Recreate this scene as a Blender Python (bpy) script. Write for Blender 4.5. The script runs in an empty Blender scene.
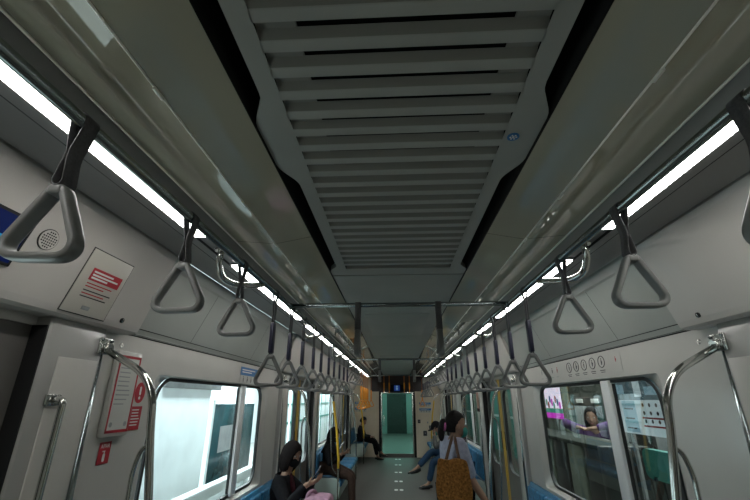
import bpy, bmesh, math, random
from mathutils import Vector, Matrix, Euler
random.seed(7)
C = bpy.context.scene.collection
PI = math.pi
V = Vector

# ------------------------------------------------------------------ materials
def mat(name, col, rough=.5, metal=0., emit=None, es=0., noise=0., nscale=30., spec=.5, coat=0.):
    m = bpy.data.materials.new(name); m.use_nodes = True
    nt = m.node_tree; b = nt.nodes['Principled BSDF']
    b.inputs['Base Color'].default_value = (*col, 1)
    b.inputs['Roughness'].default_value = rough
    b.inputs['Metallic'].default_value = metal
    b.inputs['Specular IOR Level'].default_value = spec
    b.inputs['Coat Weight'].default_value = coat
    b.inputs['Coat Roughness'].default_value = .06
    if emit:
        b.inputs['Emission Color'].default_value = (*emit, 1)
        b.inputs['Emission Strength'].default_value = es
    if noise:
        tc = nt.nodes.new('ShaderNodeTexCoord'); n = nt.nodes.new('ShaderNodeTexNoise'); r = nt.nodes.new('ShaderNodeValToRGB')
        n.inputs['Scale'].default_value = nscale; n.inputs['Detail'].default_value = 4
        lo = tuple(c * (1 - noise) for c in col); hi = tuple(min(1, c * (1 + noise)) for c in col)
        r.color_ramp.elements[0].position = .3; r.color_ramp.elements[1].position = .7
        r.color_ramp.elements[0].color = (*lo, 1); r.color_ramp.elements[1].color = (*hi, 1)
        nt.links.new(tc.outputs['Object'], n.inputs['Vector']); nt.links.new(n.outputs['Fac'], r.inputs['Fac'])
        nt.links.new(r.outputs['Color'], b.inputs['Base Color'])
    return m

def glass(name, tint=(.9, .95, .95), refl=1.0, rough=.02):
    m = bpy.data.materials.new(name); m.use_nodes = True
    nt = m.node_tree; nt.nodes.clear()
    o = nt.nodes.new('ShaderNodeOutputMaterial'); t = nt.nodes.new('ShaderNodeBsdfTransparent'); g = nt.nodes.new('ShaderNodeBsdfGlossy')
    mx = nt.nodes.new('ShaderNodeMixShader'); f = nt.nodes.new('ShaderNodeFresnel'); mu = nt.nodes.new('ShaderNodeMath')
    t.inputs['Color'].default_value = (*tint, 1); g.inputs['Roughness'].default_value = rough
    f.inputs['IOR'].default_value = 1.45; mu.operation = 'MULTIPLY'; mu.inputs[1].default_value = refl
    nt.links.new(f.outputs[0], mu.inputs[0]); nt.links.new(mu.outputs[0], mx.inputs['Fac'])
    nt.links.new(t.outputs[0], mx.inputs[1]); nt.links.new(g.outputs[0], mx.inputs[2]); nt.links.new(mx.outputs[0], o.inputs['Surface'])
    return m

M = dict(
    grille=mat('grille_grey_paint', (.38, .385, .345), .45, noise=.06, nscale=3),
    grilleside=mat('grille_recess_paint', (.24, .24, .215), .55),  # darker copy of the grille colour, painted shade for the recesses
    ceilgloss=mat('glossy_ceiling_panel', (.45, .43, .33), .05, coat=.5, noise=.06, nscale=2.5),
    cove=mat('cove_grey', (.2, .2, .195), .45),
    trim=mat('bright_metal_trim', (.9, .88, .8), .35, .6),
    black=mat('black_void', (.004, .004, .004), .8),
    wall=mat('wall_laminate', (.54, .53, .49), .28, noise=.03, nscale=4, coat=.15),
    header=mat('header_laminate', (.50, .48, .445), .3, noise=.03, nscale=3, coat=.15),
    pocket=mat('door_pocket_laminate', (.33, .33, .31), .3, noise=.03, nscale=3, coat=.15),  # base colour darkened to stand in for shade under the header
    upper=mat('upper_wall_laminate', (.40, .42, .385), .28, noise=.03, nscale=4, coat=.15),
    seam=mat('dark_seam', (.03, .03, .03), .6),
    steel=mat('polished_steel', (.62, .63, .6), .14, 1.),
    rail=mat('rail_steel', (.25, .29, .29), .2, 1.),
    light=mat('light_diffuser', (.9, .9, .9), .4, emit=(1., .985, .95), es=18.),
    lighthouse=mat('light_housing', (.2, .2, .2), .5),
    belt=mat('belt_webbing', (.06, .06, .063), .6, noise=.25, nscale=160),
    handle=mat('handle_plastic', (.19, .195, .188), .36),
    sleeve=mat('navy_sleeve', (.006, .007, .03), .45),
    orange=mat('orange_plastic', (.85, .30, .015), .4),
    orangebelt=mat('orange_webbing', (.5, .15, .015), .6, noise=.2, nscale=120),
    gasket=mat('window_rubber', (.012, .013, .013), .5),
    divider=mat('window_mullion', (.85, .87, .86), .3, .0),
    glass=glass('window_glass', (.88, .94, .94), .22),
    tealglass=glass('teal_glass', (.2, .5, .43), .5),
    floor=mat('floor_vinyl', (.085, .078, .070), .6, noise=.22, nscale=60),
    white=mat('white_print', (.75, .75, .72), .5),
    cream=mat('end_wall_laminate', (.72, .64, .50), .4, noise=.04, nscale=4),
    red=mat('red_print', (.42, .018, .03), .45),
    blue=mat('blue_print', (.03, .17, .42), .45),
    ink=mat('dark_print', (.03, .03, .035), .5),
    paper=mat('sign_paper', (.55, .56, .52), .5),
    hatch=mat('hatch_cream', (.50, .48, .42), .4),
    screen=mat('navy_screen', (.005, .01, .06), .2, emit=(.005, .015, .09), es=.3),
    screenicon=mat('cyan_screen_icon', (.02, .3, .5), .3, emit=(.02, .3, .5), es=.5),
    seatblue=mat('blue_seat_fabric', (.025, .17, .33), .6, noise=.45, nscale=26),
    backblue=mat('blue_seat_back', (.03, .19, .36), .4, noise=.12, nscale=20),
    mint=mat('mint_end_panel', (.38, .47, .43), .35),
    doorleaf=mat('door_leaf_metal', (.13, .125, .115), .35, .2, noise=.05, nscale=3),
    yellow=mat('yellow_grip', (.62, .38, .03), .4),
    skin=mat('skin', (.33, .19, .125), .6, noise=.06, nscale=30),
    hair=mat('black_hair', (.010, .008, .008), .5, noise=.4, nscale=80, spec=.12),
    brownveil=mat('dark_brown_veil', (.009, .006, .0055), .75, noise=.3, nscale=20, spec=.12),
    veil2=mat('brown_veil', (.075, .04, .03), .75, noise=.2, nscale=20, spec=.12),
    blackcloth=mat('black_cloth', (.010, .010, .012), .8, noise=.3, nscale=25, spec=.12),
    maroon=mat('maroon_cloth', (.05, .012, .018), .8, noise=.2, nscale=30, spec=.12),
    shirt=mat('lilac_grey_shirt', (.34, .36, .45), .75, noise=.18, nscale=28, spec=.12),
    jeans=mat('blue_denim', (.03, .065, .12), .8, noise=.25, nscale=90, spec=.12),
    pinkbag=mat('pink_canvas', (.40, .23, .30), .7, noise=.22, nscale=25, spec=.12),
    pinktop=mat('pink_cloth', (.30, .06, .10), .8, noise=.2, nscale=30, spec=.12),
    purple=mat('purple_cloth', (.11, .05, .17), .8, noise=.25, nscale=25, spec=.12),
    greycloth=mat('grey_cloth', (.10, .10, .10), .8, noise=.2, nscale=30, spec=.12),
    brownskirt=mat('brown_cloth', (.07, .045, .035), .8, noise=.2, nscale=30, spec=.12),
    tan=mat('brown_tote', (.22, .10, .025), .8, noise=.55, nscale=70, spec=.12),
    straptan=mat('tote_strap', (.09, .04, .015), .6),
    maskblack=mat('black_mask', (.008, .008, .009), .7, spec=.12),
    maskteal=mat('teal_mask', (.06, .30, .25), .7, spec=.12),
    shoe=mat('black_shoe', (.01, .01, .01), .5),
    phone=mat('phone_body', (.01, .01, .012), .25),
    phonewhite=mat('phone_white', (.7, .75, .75), .3),
    phoneglow=mat('phone_screen', (.1, .12, .12), .3, emit=(.7, .9, .95), es=.5),
    eye=mat('eye_white', (.6, .58, .55), .3), iris=mat('iris_dark', (.01, .008, .006), .2), lip=mat('lip', (.28, .09, .08), .5),
    platwhite=mat('platform_white_panel', (.72, .80, .80), .4, noise=.06, nscale=5),
    platgrey=mat('platform_grey', (.30, .32, .32), .6, noise=.15, nscale=8),
    platteal=mat('platform_dark_teal', (.012, .06, .07), .2, noise=.4, nscale=5),
    platgreen=mat('platform_green_grey', (.17, .20, .16), .5, noise=.2, nscale=6),
    counter=mat('counter_top_dim', (.04, .048, .04), .75, spec=.1),
    platdark=mat('platform_dark', (.02, .022, .02), .4, noise=.3, nscale=8),
    platfloor=mat('platform_floor', (.3, .3, .28), .3, noise=.12, nscale=12),
    teal=mat('teal_panel', (.05, .26, .22), .4),
    magenta=mat('magenta_screen', (.3, .02, .3), .4, emit=(.55, .02, .5), es=.8),
    adwhite=mat('ad_screen_white', (.6, .5, .65), .4, emit=(.85, .75, .9), es=.8),
    adgreen=mat('ad_screen_green', (.05, .3, .2), .4, emit=(.03, .3, .2), es=.4),
    adskin=mat('poster_pink', (.45, .22, .18), .5, noise=.3, nscale=12),
    postertop=mat('poster_photo', (.06, .11, .13), .4, emit=(.05, .1, .12), es=.4, noise=.8, nscale=18),  # emission added to brighten the top print of the poster
    posterlite=mat('poster_pale', (.55, .63, .66), .4, emit=(.6, .72, .75), es=.35),  # glow added so the poster reads without light on its face
    posterblue=mat('poster_blue', (.25, .40, .48), .4, emit=(.25, .42, .5), es=.35),  # added glow for the poster blocks; also the lit display symbol
    nextcar=mat('next_car_paint', (.24, .30, .28), .4),
    lintel=mat('lintel_dark', (.022, .012, .012), .35),
    bluelamp=mat('blue_display', (.01, .03, .2), .3, emit=(.02, .08, .4), es=.35),
)

# ------------------------------------------------------------------ mesh helpers
class MB:
    def __init__(s): s.bm = bmesh.new(); s.mats = []
    def mi(s, m):
        if m not in s.mats: s.mats.append(m)
        return s.mats.index(m)
    def face(s, pts, m, smooth=False):
        f = s.bm.faces.new([s.bm.verts.new(V(p)) for p in pts]); f.material_index = s.mi(m); f.smooth = smooth; return f
    def box(s, lo, hi, m, bev=0., seg=2):
        b = bmesh.new(); bmesh.ops.create_cube(b, size=1)
        for v in b.verts: v.co = V([(lo[i] + hi[i]) / 2 + v.co[i] * (hi[i] - lo[i]) for i in range(3)])
        if bev: bmesh.ops.bevel(b, geom=b.edges[:], offset=bev, segments=seg, affect='EDGES', profile=.5)
        s.merge(b, m, bev > 0); return s
    def merge(s, b, m, smooth=False, mtx=None):
        k = s.mi(m); mp = {}
        for v in b.verts: mp[v] = s.bm.verts.new(mtx @ v.co if mtx else v.co)
        for f in b.faces:
            try: g = s.bm.faces.new([mp[v] for v in f.verts]); g.material_index = k; g.smooth = smooth
            except ValueError: pass
        b.free(); return s
    def prism(s, prof, axis, a, bb, m, smooth=False, caps=True):
        # prof: closed list of 2-D points in the two other axes
        def P(p, t):
            return {'x': (t, p[0], p[1]), 'y': (p[0], t, p[1]), 'z': (p[0], p[1], t)}[axis]
        A = [s.bm.verts.new(P(p, a)) for p in prof]; B = [s.bm.verts.new(P(p, bb)) for p in prof]
        n = len(prof); k = s.mi(m)
        for i in range(n):
            f = s.bm.faces.new((A[i], A[(i + 1) % n], B[(i + 1) % n], B[i])); f.material_index = k; f.smooth = smooth
        if caps:
            for q in (A[::-1], B):
                f = s.bm.faces.new(q); f.material_index = k
        return s
    def strip(s, prof, axis, a, bb, m, smooth=False):
        def P(p, t): return {'x': (t, p[0], p[1]), 'y': (p[0], t, p[1]), 'z': (p[0], p[1], t)}[axis]
        A = [s.bm.verts.new(P(p, a)) for p in prof]; B = [s.bm.verts.new(P(p, bb)) for p in prof]
        for i in range(len(prof) - 1):
            f = s.bm.faces.new((A[i], A[i + 1], B[i + 1], B[i])); f.material_index = s.mi(m); f.smooth = smooth
        return s
    def sweep(s, path, section, m, closed=False, up=V((0, 1, 0)), caps=True):
        # section: 2-D loop in (side, up) frame
        path = [V(p) for p in path]; n = len(path); rings = []
        for i, p in enumerate(path):
            a = path[(i - 1) % n] if closed or i > 0 else p; b = path[(i + 1) % n] if closed or i < n - 1 else p
            t = (b - a).normalized(); u = up - t * up.dot(t)
            if u.length < 1e-4: u = V((1, 0, 0)) - t * t.x
            u.normalize(); w = t.cross(u)
            sc = 1.
            rings.append([s.bm.verts.new(p + w * q[0] * sc + u * q[1] * sc) for q in section])
        k = s.mi(m); L = len(section)
        for i in range(n if closed else n - 1):
            A, B = rings[i], rings[(i + 1) % n]
            for j in range(L):
                f = s.bm.faces.new((A[j], A[(j + 1) % L], B[(j + 1) % L], B[j])); f.material_index = k; f.smooth = True
        if not closed and caps:
            for q in (rings[0][::-1], rings[-1]):
                f = s.bm.faces.new(q); f.material_index = k
        return s
    def tube(s, path, r, m, n=12, closed=False, rad=None):
        pts = [V(p) for p in path]
        if rad: pts = rounded(pts, rad, closed)
        sec = [(r * math.cos(2 * PI * i / n), r * math.sin(2 * PI * i / n)) for i in range(n)]
        d = pts[1] - pts[0]; mid = sum(((pts[i + 1] - pts[i]).normalized() for i in range(len(pts) - 1)), V())
        # up vector least parallel to any segment
        best = min((V((1, 0, 0)), V((0, 1, 0)), V((0, 0, 1)), V((.6, .5, .62))), key=lambda u: max(abs(u.dot((pts[i + 1] - pts[i]).normalized())) for i in range(len(pts) - 1)))
        return s.sweep(pts, sec, m, closed, best)
    def ell(s, c, r, m, mtx=None, u=16, v=10):
        b = bmesh.new(); bmesh.ops.create_uvsphere(b, u_segments=u, v_segments=v, radius=1)
        T = Matrix.Translation(V(c)) @ (mtx.to_4x4() if mtx else Matrix()) @ Matrix.Diagonal((*r, 1))
        return s.merge(b, m, True, T)
    def cyl(s, a, b, r, m, n=16, r2=None):
        a, b = V(a), V(b); d = b - a
        bb = bmesh.new(); bmesh.ops.create_cone(bb, cap_ends=True, segments=n, radius1=r, radius2=r if r2 is None else r2, depth=d.length)
        T = Matrix.Translation((a + b) / 2) @ d.to_track_quat('Z', 'Y').to_matrix().to_4x4()
        k = s.mi(m); mp = {v: s.bm.verts.new(T @ v.co) for v in bb.verts}
        for f in bb.faces:
            g = s.bm.faces.new([mp[v] for v in f.verts]); g.material_index = k; g.smooth = len(f.verts) == 4
        bb.free(); return s
    def ring(s, outer, inner, m, P):
        # flat ring between an outer rectangle (x0,y0,x1,y1) and an inner loop list grouped per corner
        k = s.mi(m); x0, y0, x1, y1 = outer
        oc = [(x1, y1), (x0, y1), (x0, y0), (x1, y0)]
        O = [s.bm.verts.new(P(*c)) for c in oc]; I = [[s.bm.verts.new(P(*p)) for p in grp] for grp in inner]
        for c in range(4):
            for j in range(len(I[c]) - 1):
                s.bm.faces.new((O[c], I[c][j], I[c][j + 1])).material_index = k
            n = (c + 1) % 4
            s.bm.faces.new((O[c], I[c][-1], I[n][0], O[n])).material_index = k
        return s
    def obj(s, name, parent=None, loc=None, fix=True):
        if fix: bmesh.ops.recalc_face_normals(s.bm, faces=s.bm.faces[:])
        me = bpy.data.meshes.new(name); s.bm.to_mesh(me); s.bm.free()
        for m in s.mats: me.materials.append(m)
        o = bpy.data.objects.new(name, me); C.objects.link(o)
        if parent: o.parent = parent
        if loc: o.location = loc
        return o

def rounded(pts, r, closed=False, n=7):
    out = []; N = len(pts)
    for i, p in enumerate(pts):
        if not closed and i in (0, N - 1): out.append(p); continue
        a = pts[(i - 1) % N] - p; b = pts[(i + 1) % N] - p
        rr = min(r, a.length * .48, b.length * .48)
        s, e = p + a.normalized() * rr, p + b.normalized() * rr
        for k in range(n + 1):
            t = k / n; out.append((1 - t) ** 2 * s + 2 * t * (1 - t) * p + t * t * e)
    return out

def rr_groups(x0, y0, x1, y1, r, n=8):
    g = []
    for cx, cy, a in ((x1 - r, y1 - r, 0), (x0 + r, y1 - r, PI / 2), (x0 + r, y0 + r, PI), (x1 - r, y0 + r, 1.5 * PI)):
        g.append([(cx + r * math.cos(a + PI / 2 * i / n), cy + r * math.sin(a + PI / 2 * i / n)) for i in range(n + 1)])
    return g
def rr(*a): return [p for g in rr_groups(*a) for p in g]

def tag(o, label=None, cat=None, group=None, kind=None):
    if label: o['label'] = label
    if cat: o['category'] = cat
    if group: o['group'] = group
    if kind: o['kind'] = kind
    return o
def empty(name, loc=(0, 0, 0), rz=0.):
    o = bpy.data.objects.new(name, None); C.objects.link(o); o.location = loc; o.rotation_euler = (0, 0, rz); o.empty_display_size = .1; return o
def struct(o): o['kind'] = 'structure'; return o
def copy_tree(o, parent=None):
    c = o.copy(); C.objects.link(c); c.parent = parent
    for ch in list(o.children): copy_tree(ch, c)
    return c
def frame(o, u, v):
    u = V(u).normalized(); v = V(v).normalized(); n = u.cross(v)
    return Matrix(((u.x, v.x, n.x, o[0]), (u.y, v.y, n.y, o[1]), (u.z, v.z, n.z, o[2]), (0, 0, 0, 1)))
def text_bm(mb, s, size, x, y, z, m, align='CENTER'):
    cu = bpy.data.curves.new('t', 'FONT'); cu.body = s; cu.size = size; cu.align_x = align; cu.align_y = 'CENTER'
    o = bpy.data.objects.new('t', cu); C.objects.link(o); bpy.context.view_layer.update()
    me = bpy.data.meshes.new_from_object(o.evaluated_get(bpy.context.evaluated_depsgraph_get()))
    b = bmesh.new(); b.from_mesh(me); mb.merge(b, m, False, Matrix.Translation((x, y, z)))
    bpy.data.objects.remove(o); bpy.data.curves.remove(cu); bpy.data.meshes.remove(me)

Y0, Y1 = -2.6, 13.2

# ------------------------------------------------------------------ setting
mb = MB(); mb.box((-1.42, Y0, -.06), (1.42, Y1 + .1, 0), M['floor']); struct(mb.obj('floor'))
for y in (12.8, 11.75, 10.6, 9.5, 8.65):
    m_ = MB()
    for sx in (-.05, .05):
        m_.prism(rr(sx - .035, y - .07, sx + .035, y + .07, .03, 4), 'z', .0005, .003, M['white'])
    o = m_.obj('floor_marker'); tag(o, 'small white twin dash floor marker, ' + {12.8: 'the one right before the end door', 11.75: 'second one out from the end door', 10.6: 'middle one of the line of five', 9.5: 'second one from the standing passenger end', 8.65: 'the one furthest from the end door'}[y], 'floor marking', 'floor markers along the aisle')

# ceiling: shell + glossy side panels + coves
ceil = MB(); ceil.box((-1.35, Y0, 2.46), (1.35, Y1 + .1, 2.5), M['black']); ceil = struct(ceil.obj('ceiling'))
for s in (-1, 1):
    m_ = MB(); yy = [Y0, 1.745, 4.0, 6.2, 8.4, 10.6, Y1]
    for a, b in zip(yy, yy[1:]):
        m_.strip([(s * .42, 2.338), (s * .590, 2.305)], 'y', a + .002, b - .002, M['ceilgloss'])
        m_.strip([(s * .594, 2.305), (s * .785, 2.322)], 'y', a + .002, b - .002, M['ceilgloss'])
    m_.obj('ceiling_side_panel', ceil)
    m_ = MB(); m_.tube([(s * .592, Y0, 2.304), (s * .592, Y1, 2.304)], .0032, M['trim'], 6); m_.tube([(s * .788, Y0, 2.320), (s * .788, Y1, 2.320)], .004, M['trim'], 6)
    m_.obj('ceiling_trim_line', ceil)
    m_ = MB()
    m_.strip([(s * .42, 2.343), (s * .42, 2.46)], 'y', Y0, Y1, M['black'])
    m_.strip([(s * .79, 2.322), (s * .80, 2.272), (s * .83, 2.262)], 'y', Y0, Y1, M['cove'])
    m_.strip([(s * .828, 2.275), (s * .888, 2.275)], 'y', Y0, Y1, M['lighthouse'])
    m_.strip([(s * .888, 2.262), (s * .93, 2.263)], 'y', Y0, Y1, M['cove']); m_.strip([(s * .93, 2.268), (s * .934, 2.268)], 'y', Y0, Y1, M['seam'])
    m_.strip([(s * .934, 2.263), (s * 1.108, 2.279)], 'y', Y0, Y1, M['cove'])
    m_.strip([(s * 1.108, 2.279), (s * 1.108, 2.33), (s * 1.16, 2.33)], 'y', Y0, Y1, M['black'])
    m_.obj('ceiling_cove', ceil)
# small bright clips along the ridge line
for s in (-1, 1):
    m_ = MB()
    for y in (.74, 1.32, 1.745, 2.6, 3.4):
        m_.box((s * .592 - .004, y - .02, 2.296), (s * .592 + .004, y + .02, 2.304), M['trim'], .001)
    m_.obj('ceiling_clip', ceil)

# centre panels: plain flat ones beyond the grille
def plain_panel(ya, yb):
    m_ = MB(); m_.box((-.415, ya + .003, 2.345), (.415, yb - .003, 2.36), M['grille'])
    return m_.obj('ceiling_centre_panel', ceil)
for a, b in ((2.42, 3.5), (3.5, 5.2), (5.2, 7.0), (7.0, 9.0), (9.0, 11.1), (11.1, 13.2)): plain_panel(a, b)
m_ = MB(); m_.box((-.3, 3.62, 2.338), (.3, 4.9, 2.345), M['grille'], .003); m_.box((-.3, 7.2, 2.338), (.3, 8.8, 2.345), M['grille'], .003); m_.obj('ceiling_hatch', ceil)

# air-conditioning grille
gr = empty('air_conditioning_grille', (0, 0, 2.35))
def edge_w(y):
    def S(t): t = max(0, min(1, t)); return t * t * (3 - 2 * t)
    g = .05 * (1 - S((y - .80) / .14)) + .05 * S((y - 1.14) / .14) * (1 - S((y - 2.22) / .12))
    return .418 - g
ys = [Y0 + .4 * i for i in range(8)] + [.7 + .02 * i for i in range(87)]
ys = sorted(set(round(y, 3) for y in ys if y <= 2.42))
m_ = MB()
for s in (-1, 1):
    A = []
    for y in ys: A.append((m_.bm.verts.new((s * .315, y, 0)), m_.bm.verts.new((s * edge_w(y), y, 0)), m_.bm.verts.new((s * edge_w(y), y, .03))))
    for p, q in zip(A, A[1:]):
        for i in (0, 1): m_.bm.faces.new((p[i], p[i + 1], q[i + 1], q[i])).material_index = m_.mi(M['grille'])
m_.box((-.315, 2.29, 0), (.315, 2.42, .02), M['grille'])
m_.obj('grille_frame', gr)
m_ = MB(); P = .0775
for k in range(-38, 22):
    y = .603 + P * k
    if y < Y0 + .05 or y + P > 2.3: continue
    m_.prism([(y + .0245, .0165), (y + .0435, .0012), (y + .0465, 0), (y + .0755, 0), (y + .0775, .003), (y + .0765, .014), (y + .045, .020)], 'x', -.318, .318, M['grille'])
    m_.strip([(y + .0246, .0160), (y + .0430, .0010)], 'x', -.317, .317, M['grilleside'])  # overlay paints recess shade onto the slat slope
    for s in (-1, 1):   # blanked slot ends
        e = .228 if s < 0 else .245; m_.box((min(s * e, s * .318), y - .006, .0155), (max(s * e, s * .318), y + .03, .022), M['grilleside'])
m_.obj('louvre', gr)
m_ = MB(); m_.box((-.31, Y0, .05), (.31, 2.29, .052), M['black']); m_.obj('duct_lining', gr)
tag(gr, 'grey louvred air conditioning grille with black slots running along the middle of the ceiling', 'air vent')
m_ = MB(); m_.cyl((0, 0, 0), (0, 0, -.003), .018, M['blue'], 20)
for i in range(6): m_.cyl((.009 * math.cos(i * PI / 3), .009 * math.sin(i * PI / 3), -.003), (.009 * math.cos(i * PI / 3), .009 * math.sin(i * PI / 3), -.004), .003, M['white'], 8)
m_.cyl((0, 0, -.003), (0, 0, -.0042), .004, M['white'], 8)
o = m_.obj('round_sticker', None, (.345, 1.02, 2.3495)); tag(o, 'small round blue sticker on the ceiling grille edge', 'sticker')

# walls -------------------------------------------------------------------
DOORS = [(-.15, 1.41), (4.95, 6.55), (9.95, 11.55)]
WIN = [(2.3, 4.17), (7.35, 9.2)]
HEAD = [(Y0, 1.86), (4.5, 7.0), (9.5, 12.0)]
BENCH = [(1.86, 4.5), (7.0, 9.5), (12.0, Y1)]
WB, WT = .88, 1.72
names = {-1: 'left', 1: 'right'}
wallroot = {}
for s in (-1, 1):
    w = MB()
    # vertical wall bands with window openings
    def P(y, z): return (s * 1.34, y, z)
    segs = [(Y0, -.45, None), (1.62, 4.72, WIN[0]), (6.78, 9.74, WIN[1]), (11.76, Y1, None)]
    for a, b, win in segs:
        if win:
            w.ring((a, 0, b, 1.9), rr_groups(win[0] - .085, WB - .03, win[1] + .085, WT + .012, .03), M['wall'], P); go = rr(win[0] - .085, WB - .03, win[1] + .085, WT + .012, .03)
            g = rr(win[0], WB, win[1], WT, .13)
            A = [w.bm.verts.new((s * 1.34, p[0], p[1])) for p in go]; B = [w.bm.verts.new((s * 1.385, p[0], p[1])) for p in g]
            for i in range(len(g)):
                w.bm.faces.new((A[i], A[(i + 1) % len(g)], B[(i + 1) % len(g)], B[i])).material_index = w.mi(M['wall'])
        else:
            w.face([P(a, 0), P(b, 0), P(b, 1.9), P(a, 1.9)], M['wall'])
    # outer skin over doors and behind
    w.box((min(s * 1.44, s * 1.5), Y0, 1.86), (max(s * 1.44, s * 1.5), Y1, 2.46), M['black'])
    # door pockets: wall beside the doors, standing slightly proud and leaning in
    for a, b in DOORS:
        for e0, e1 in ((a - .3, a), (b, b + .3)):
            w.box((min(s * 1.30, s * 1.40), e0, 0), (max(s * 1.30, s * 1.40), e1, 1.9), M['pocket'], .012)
        for yj in (a + .0, b - .006): w.box((min(s * 1.306, s * 1.372), yj, .02), (max(s * 1.306, s * 1.372), yj + .006, 1.86), M['black'])
        w.box((min(s * 1.36, s * 1.44), a, 1.86), (max(s * 1.36, s * 1.44), b, 1.92), M['wall'])
    wallroot[s] = struct(w.obj('wall_' + names[s]))
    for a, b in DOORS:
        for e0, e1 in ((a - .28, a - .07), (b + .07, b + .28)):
            m_ = MB(); m_.box((min(s * 1.296, s * 1.302), e0, .12), (max(s * 1.296, s * 1.302), e1, 1.755), M['wall'], .003); m_.obj('wall_inset_panel', wallroot[s])  # lighter inset leaves the darkened pocket rim as painted header shade
    # upper panels above the windows
    for a, b in BENCH:
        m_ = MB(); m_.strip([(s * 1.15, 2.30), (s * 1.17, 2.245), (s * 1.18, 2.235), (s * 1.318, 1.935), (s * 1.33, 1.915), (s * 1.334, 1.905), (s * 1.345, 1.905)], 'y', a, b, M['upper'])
        m_.strip([(s * 1.318 - s * .002, 1.938), (s * 1.318 - s * .0005, 1.934)], 'y', a, b, M['seam']); m_.strip([(s * 1.332, 1.909), (s * 1.338, 1.899)], 'y', a, b, M['seam'])
        yy = a + .62
        while yy < b: m_.strip([(s * 1.1785, 2.236), (s * 1.3165, 1.937)], 'y', yy, yy + .004, M['seam']); yy += 1.1
        m_.obj('upper_wall_panel', wallroot[s])
    # door headers
    for i, (a, b) in enumerate(HEAD):
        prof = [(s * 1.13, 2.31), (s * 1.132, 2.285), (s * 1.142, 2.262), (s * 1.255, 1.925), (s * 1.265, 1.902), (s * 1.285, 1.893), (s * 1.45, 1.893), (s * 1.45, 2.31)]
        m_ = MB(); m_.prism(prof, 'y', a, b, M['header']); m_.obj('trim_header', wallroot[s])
# windows
def make_window(n, s, win, ymul):
    r_ = empty('window_%d' % n, (s * 1.385, 0, 0)); r_['kind'] = 'structure'
    m_ = MB(); out = rr_groups(win[0] - .005, WB - .005, win[1] + .005, WT + .005, .135); inn = rr_groups(win[0] + .016, WB + .016, win[1] - .016, WT - .016, .12)
    O = [p for g in out for p in g]; I = [p for g in inn for p in g]
    n_ = len(O)
    A = [m_.bm.verts.new((-s * .014, p[0], p[1])) for p in O]; B = [m_.bm.verts.new((-s * .014, p[0], p[1])) for p in I]; D = [m_.bm.verts.new((s * .01, p[0], p[1])) for p in I]
    for i in range(n_):
        j = (i + 1) % n_
        m_.bm.faces.new((A[i], A[j], B[j], B[i])).material_index = m_.mi(M['gasket']); m_.bm.faces.new((B[i], B[j], D[j], D[i])).material_index = m_.mi(M['gasket'])
    m_.obj('window_gasket', r_)
    m_ = MB(); m_.box((-.03 if s > 0 else -.01, ymul - .055, WB), (.01 if s > 0 else .03, ymul + .055, WT), M['divider'], .006); m_.obj('window_mullion', r_)
    m_ = MB(); m_.box((-.008, ymul + .055, WB + .02), (.008, ymul + .068, WT - .02), M['gasket']); m_.box((-.008, ymul - .068, WB + .02), (.008, ymul - .055, WT - .02), M['gasket']); m_.obj('window_seal', r_)
    m_ = MB(); m_.face([(0, win[0], WB), (0, win[1], WB), (0, win[1], WT), (0, win[0], WT)], M['glass']); m_.obj('window_pane', r_)
make_window(1, -1, WIN[0], 3.62); make_window(2, 1, WIN[0], 2.84); make_window(3, -1, WIN[1], 8.7); make_window(4, 1, WIN[1], 7.9)

# side doors
def make_door(n, s, a, b):
    r_ = empty('door_%d' % n, (s * 1.385, 0, 0)); r_['kind'] = 'structure'
    mid = (a + b) / 2
    for e0, e1 in ((a, mid - .004), (mid + .004, b)):
        m_ = MB(); d = .018
        wy0, wy1 = (e0 + .07, e1 - .14) if e1 < mid else (e0 + .14, e1 - .07)
        if True:
            for x in (-d, d):
                m_.ring((e0, .01, e1, 1.88), rr_groups(wy0, .78, wy1, 1.72, .12), M['doorleaf'], lambda y, z, x=x: (x, y, z))
            g = rr(wy0, .78, wy1, 1.72, .12)
            A = [m_.bm.verts.new((-d, p[0], p[1])) for p in g]; B = [m_.bm.verts.new((d, p[0], p[1])) for p in g]
            for i in range(len(g)):
                m_.bm.faces.new((A[i], A[(i + 1) % len(g)], B[(i + 1) % len(g)], B[i])).material_index = m_.mi(M['gasket'])
            for y in (e0, e1): m_.face([(-d, y, .01), (d, y, .01), (d, y, 1.88), (-d, y, 1.88)], M['gasket'])
        leaf = m_.obj('door_leaf', r_)
        m_ = MB(); m_.face([(0, wy0, .78), (0, wy1, .78), (0, wy1, 1.72), (0, wy0, 1.72)], M['glass']); m_.obj('door_pane', leaf)
        m_ = MB(); ye = e1 - .03 if e1 < mid else e0 + .03
        m_.box((-s * d - .003, ye - .022, .35), (-s * d + .003, ye + .022, 1.86), M['yellow']); m_.obj('door_warning_strip', leaf)
        m_ = MB(); yh = e1 - .085 if e1 < mid else e0 + .085
        m_.prism(rr(yh - .02, 1.0, yh + .02, 1.22, .019, 5), 'x', -s * d - .004, -s * d + .004, M['gasket']); m_.obj('door_pull', leaf)
for i, (a, b) in enumerate(DOORS):
    make_door(2 * i + 1, -1, a, b); make_door(2 * i + 2, 1, a, b)

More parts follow.
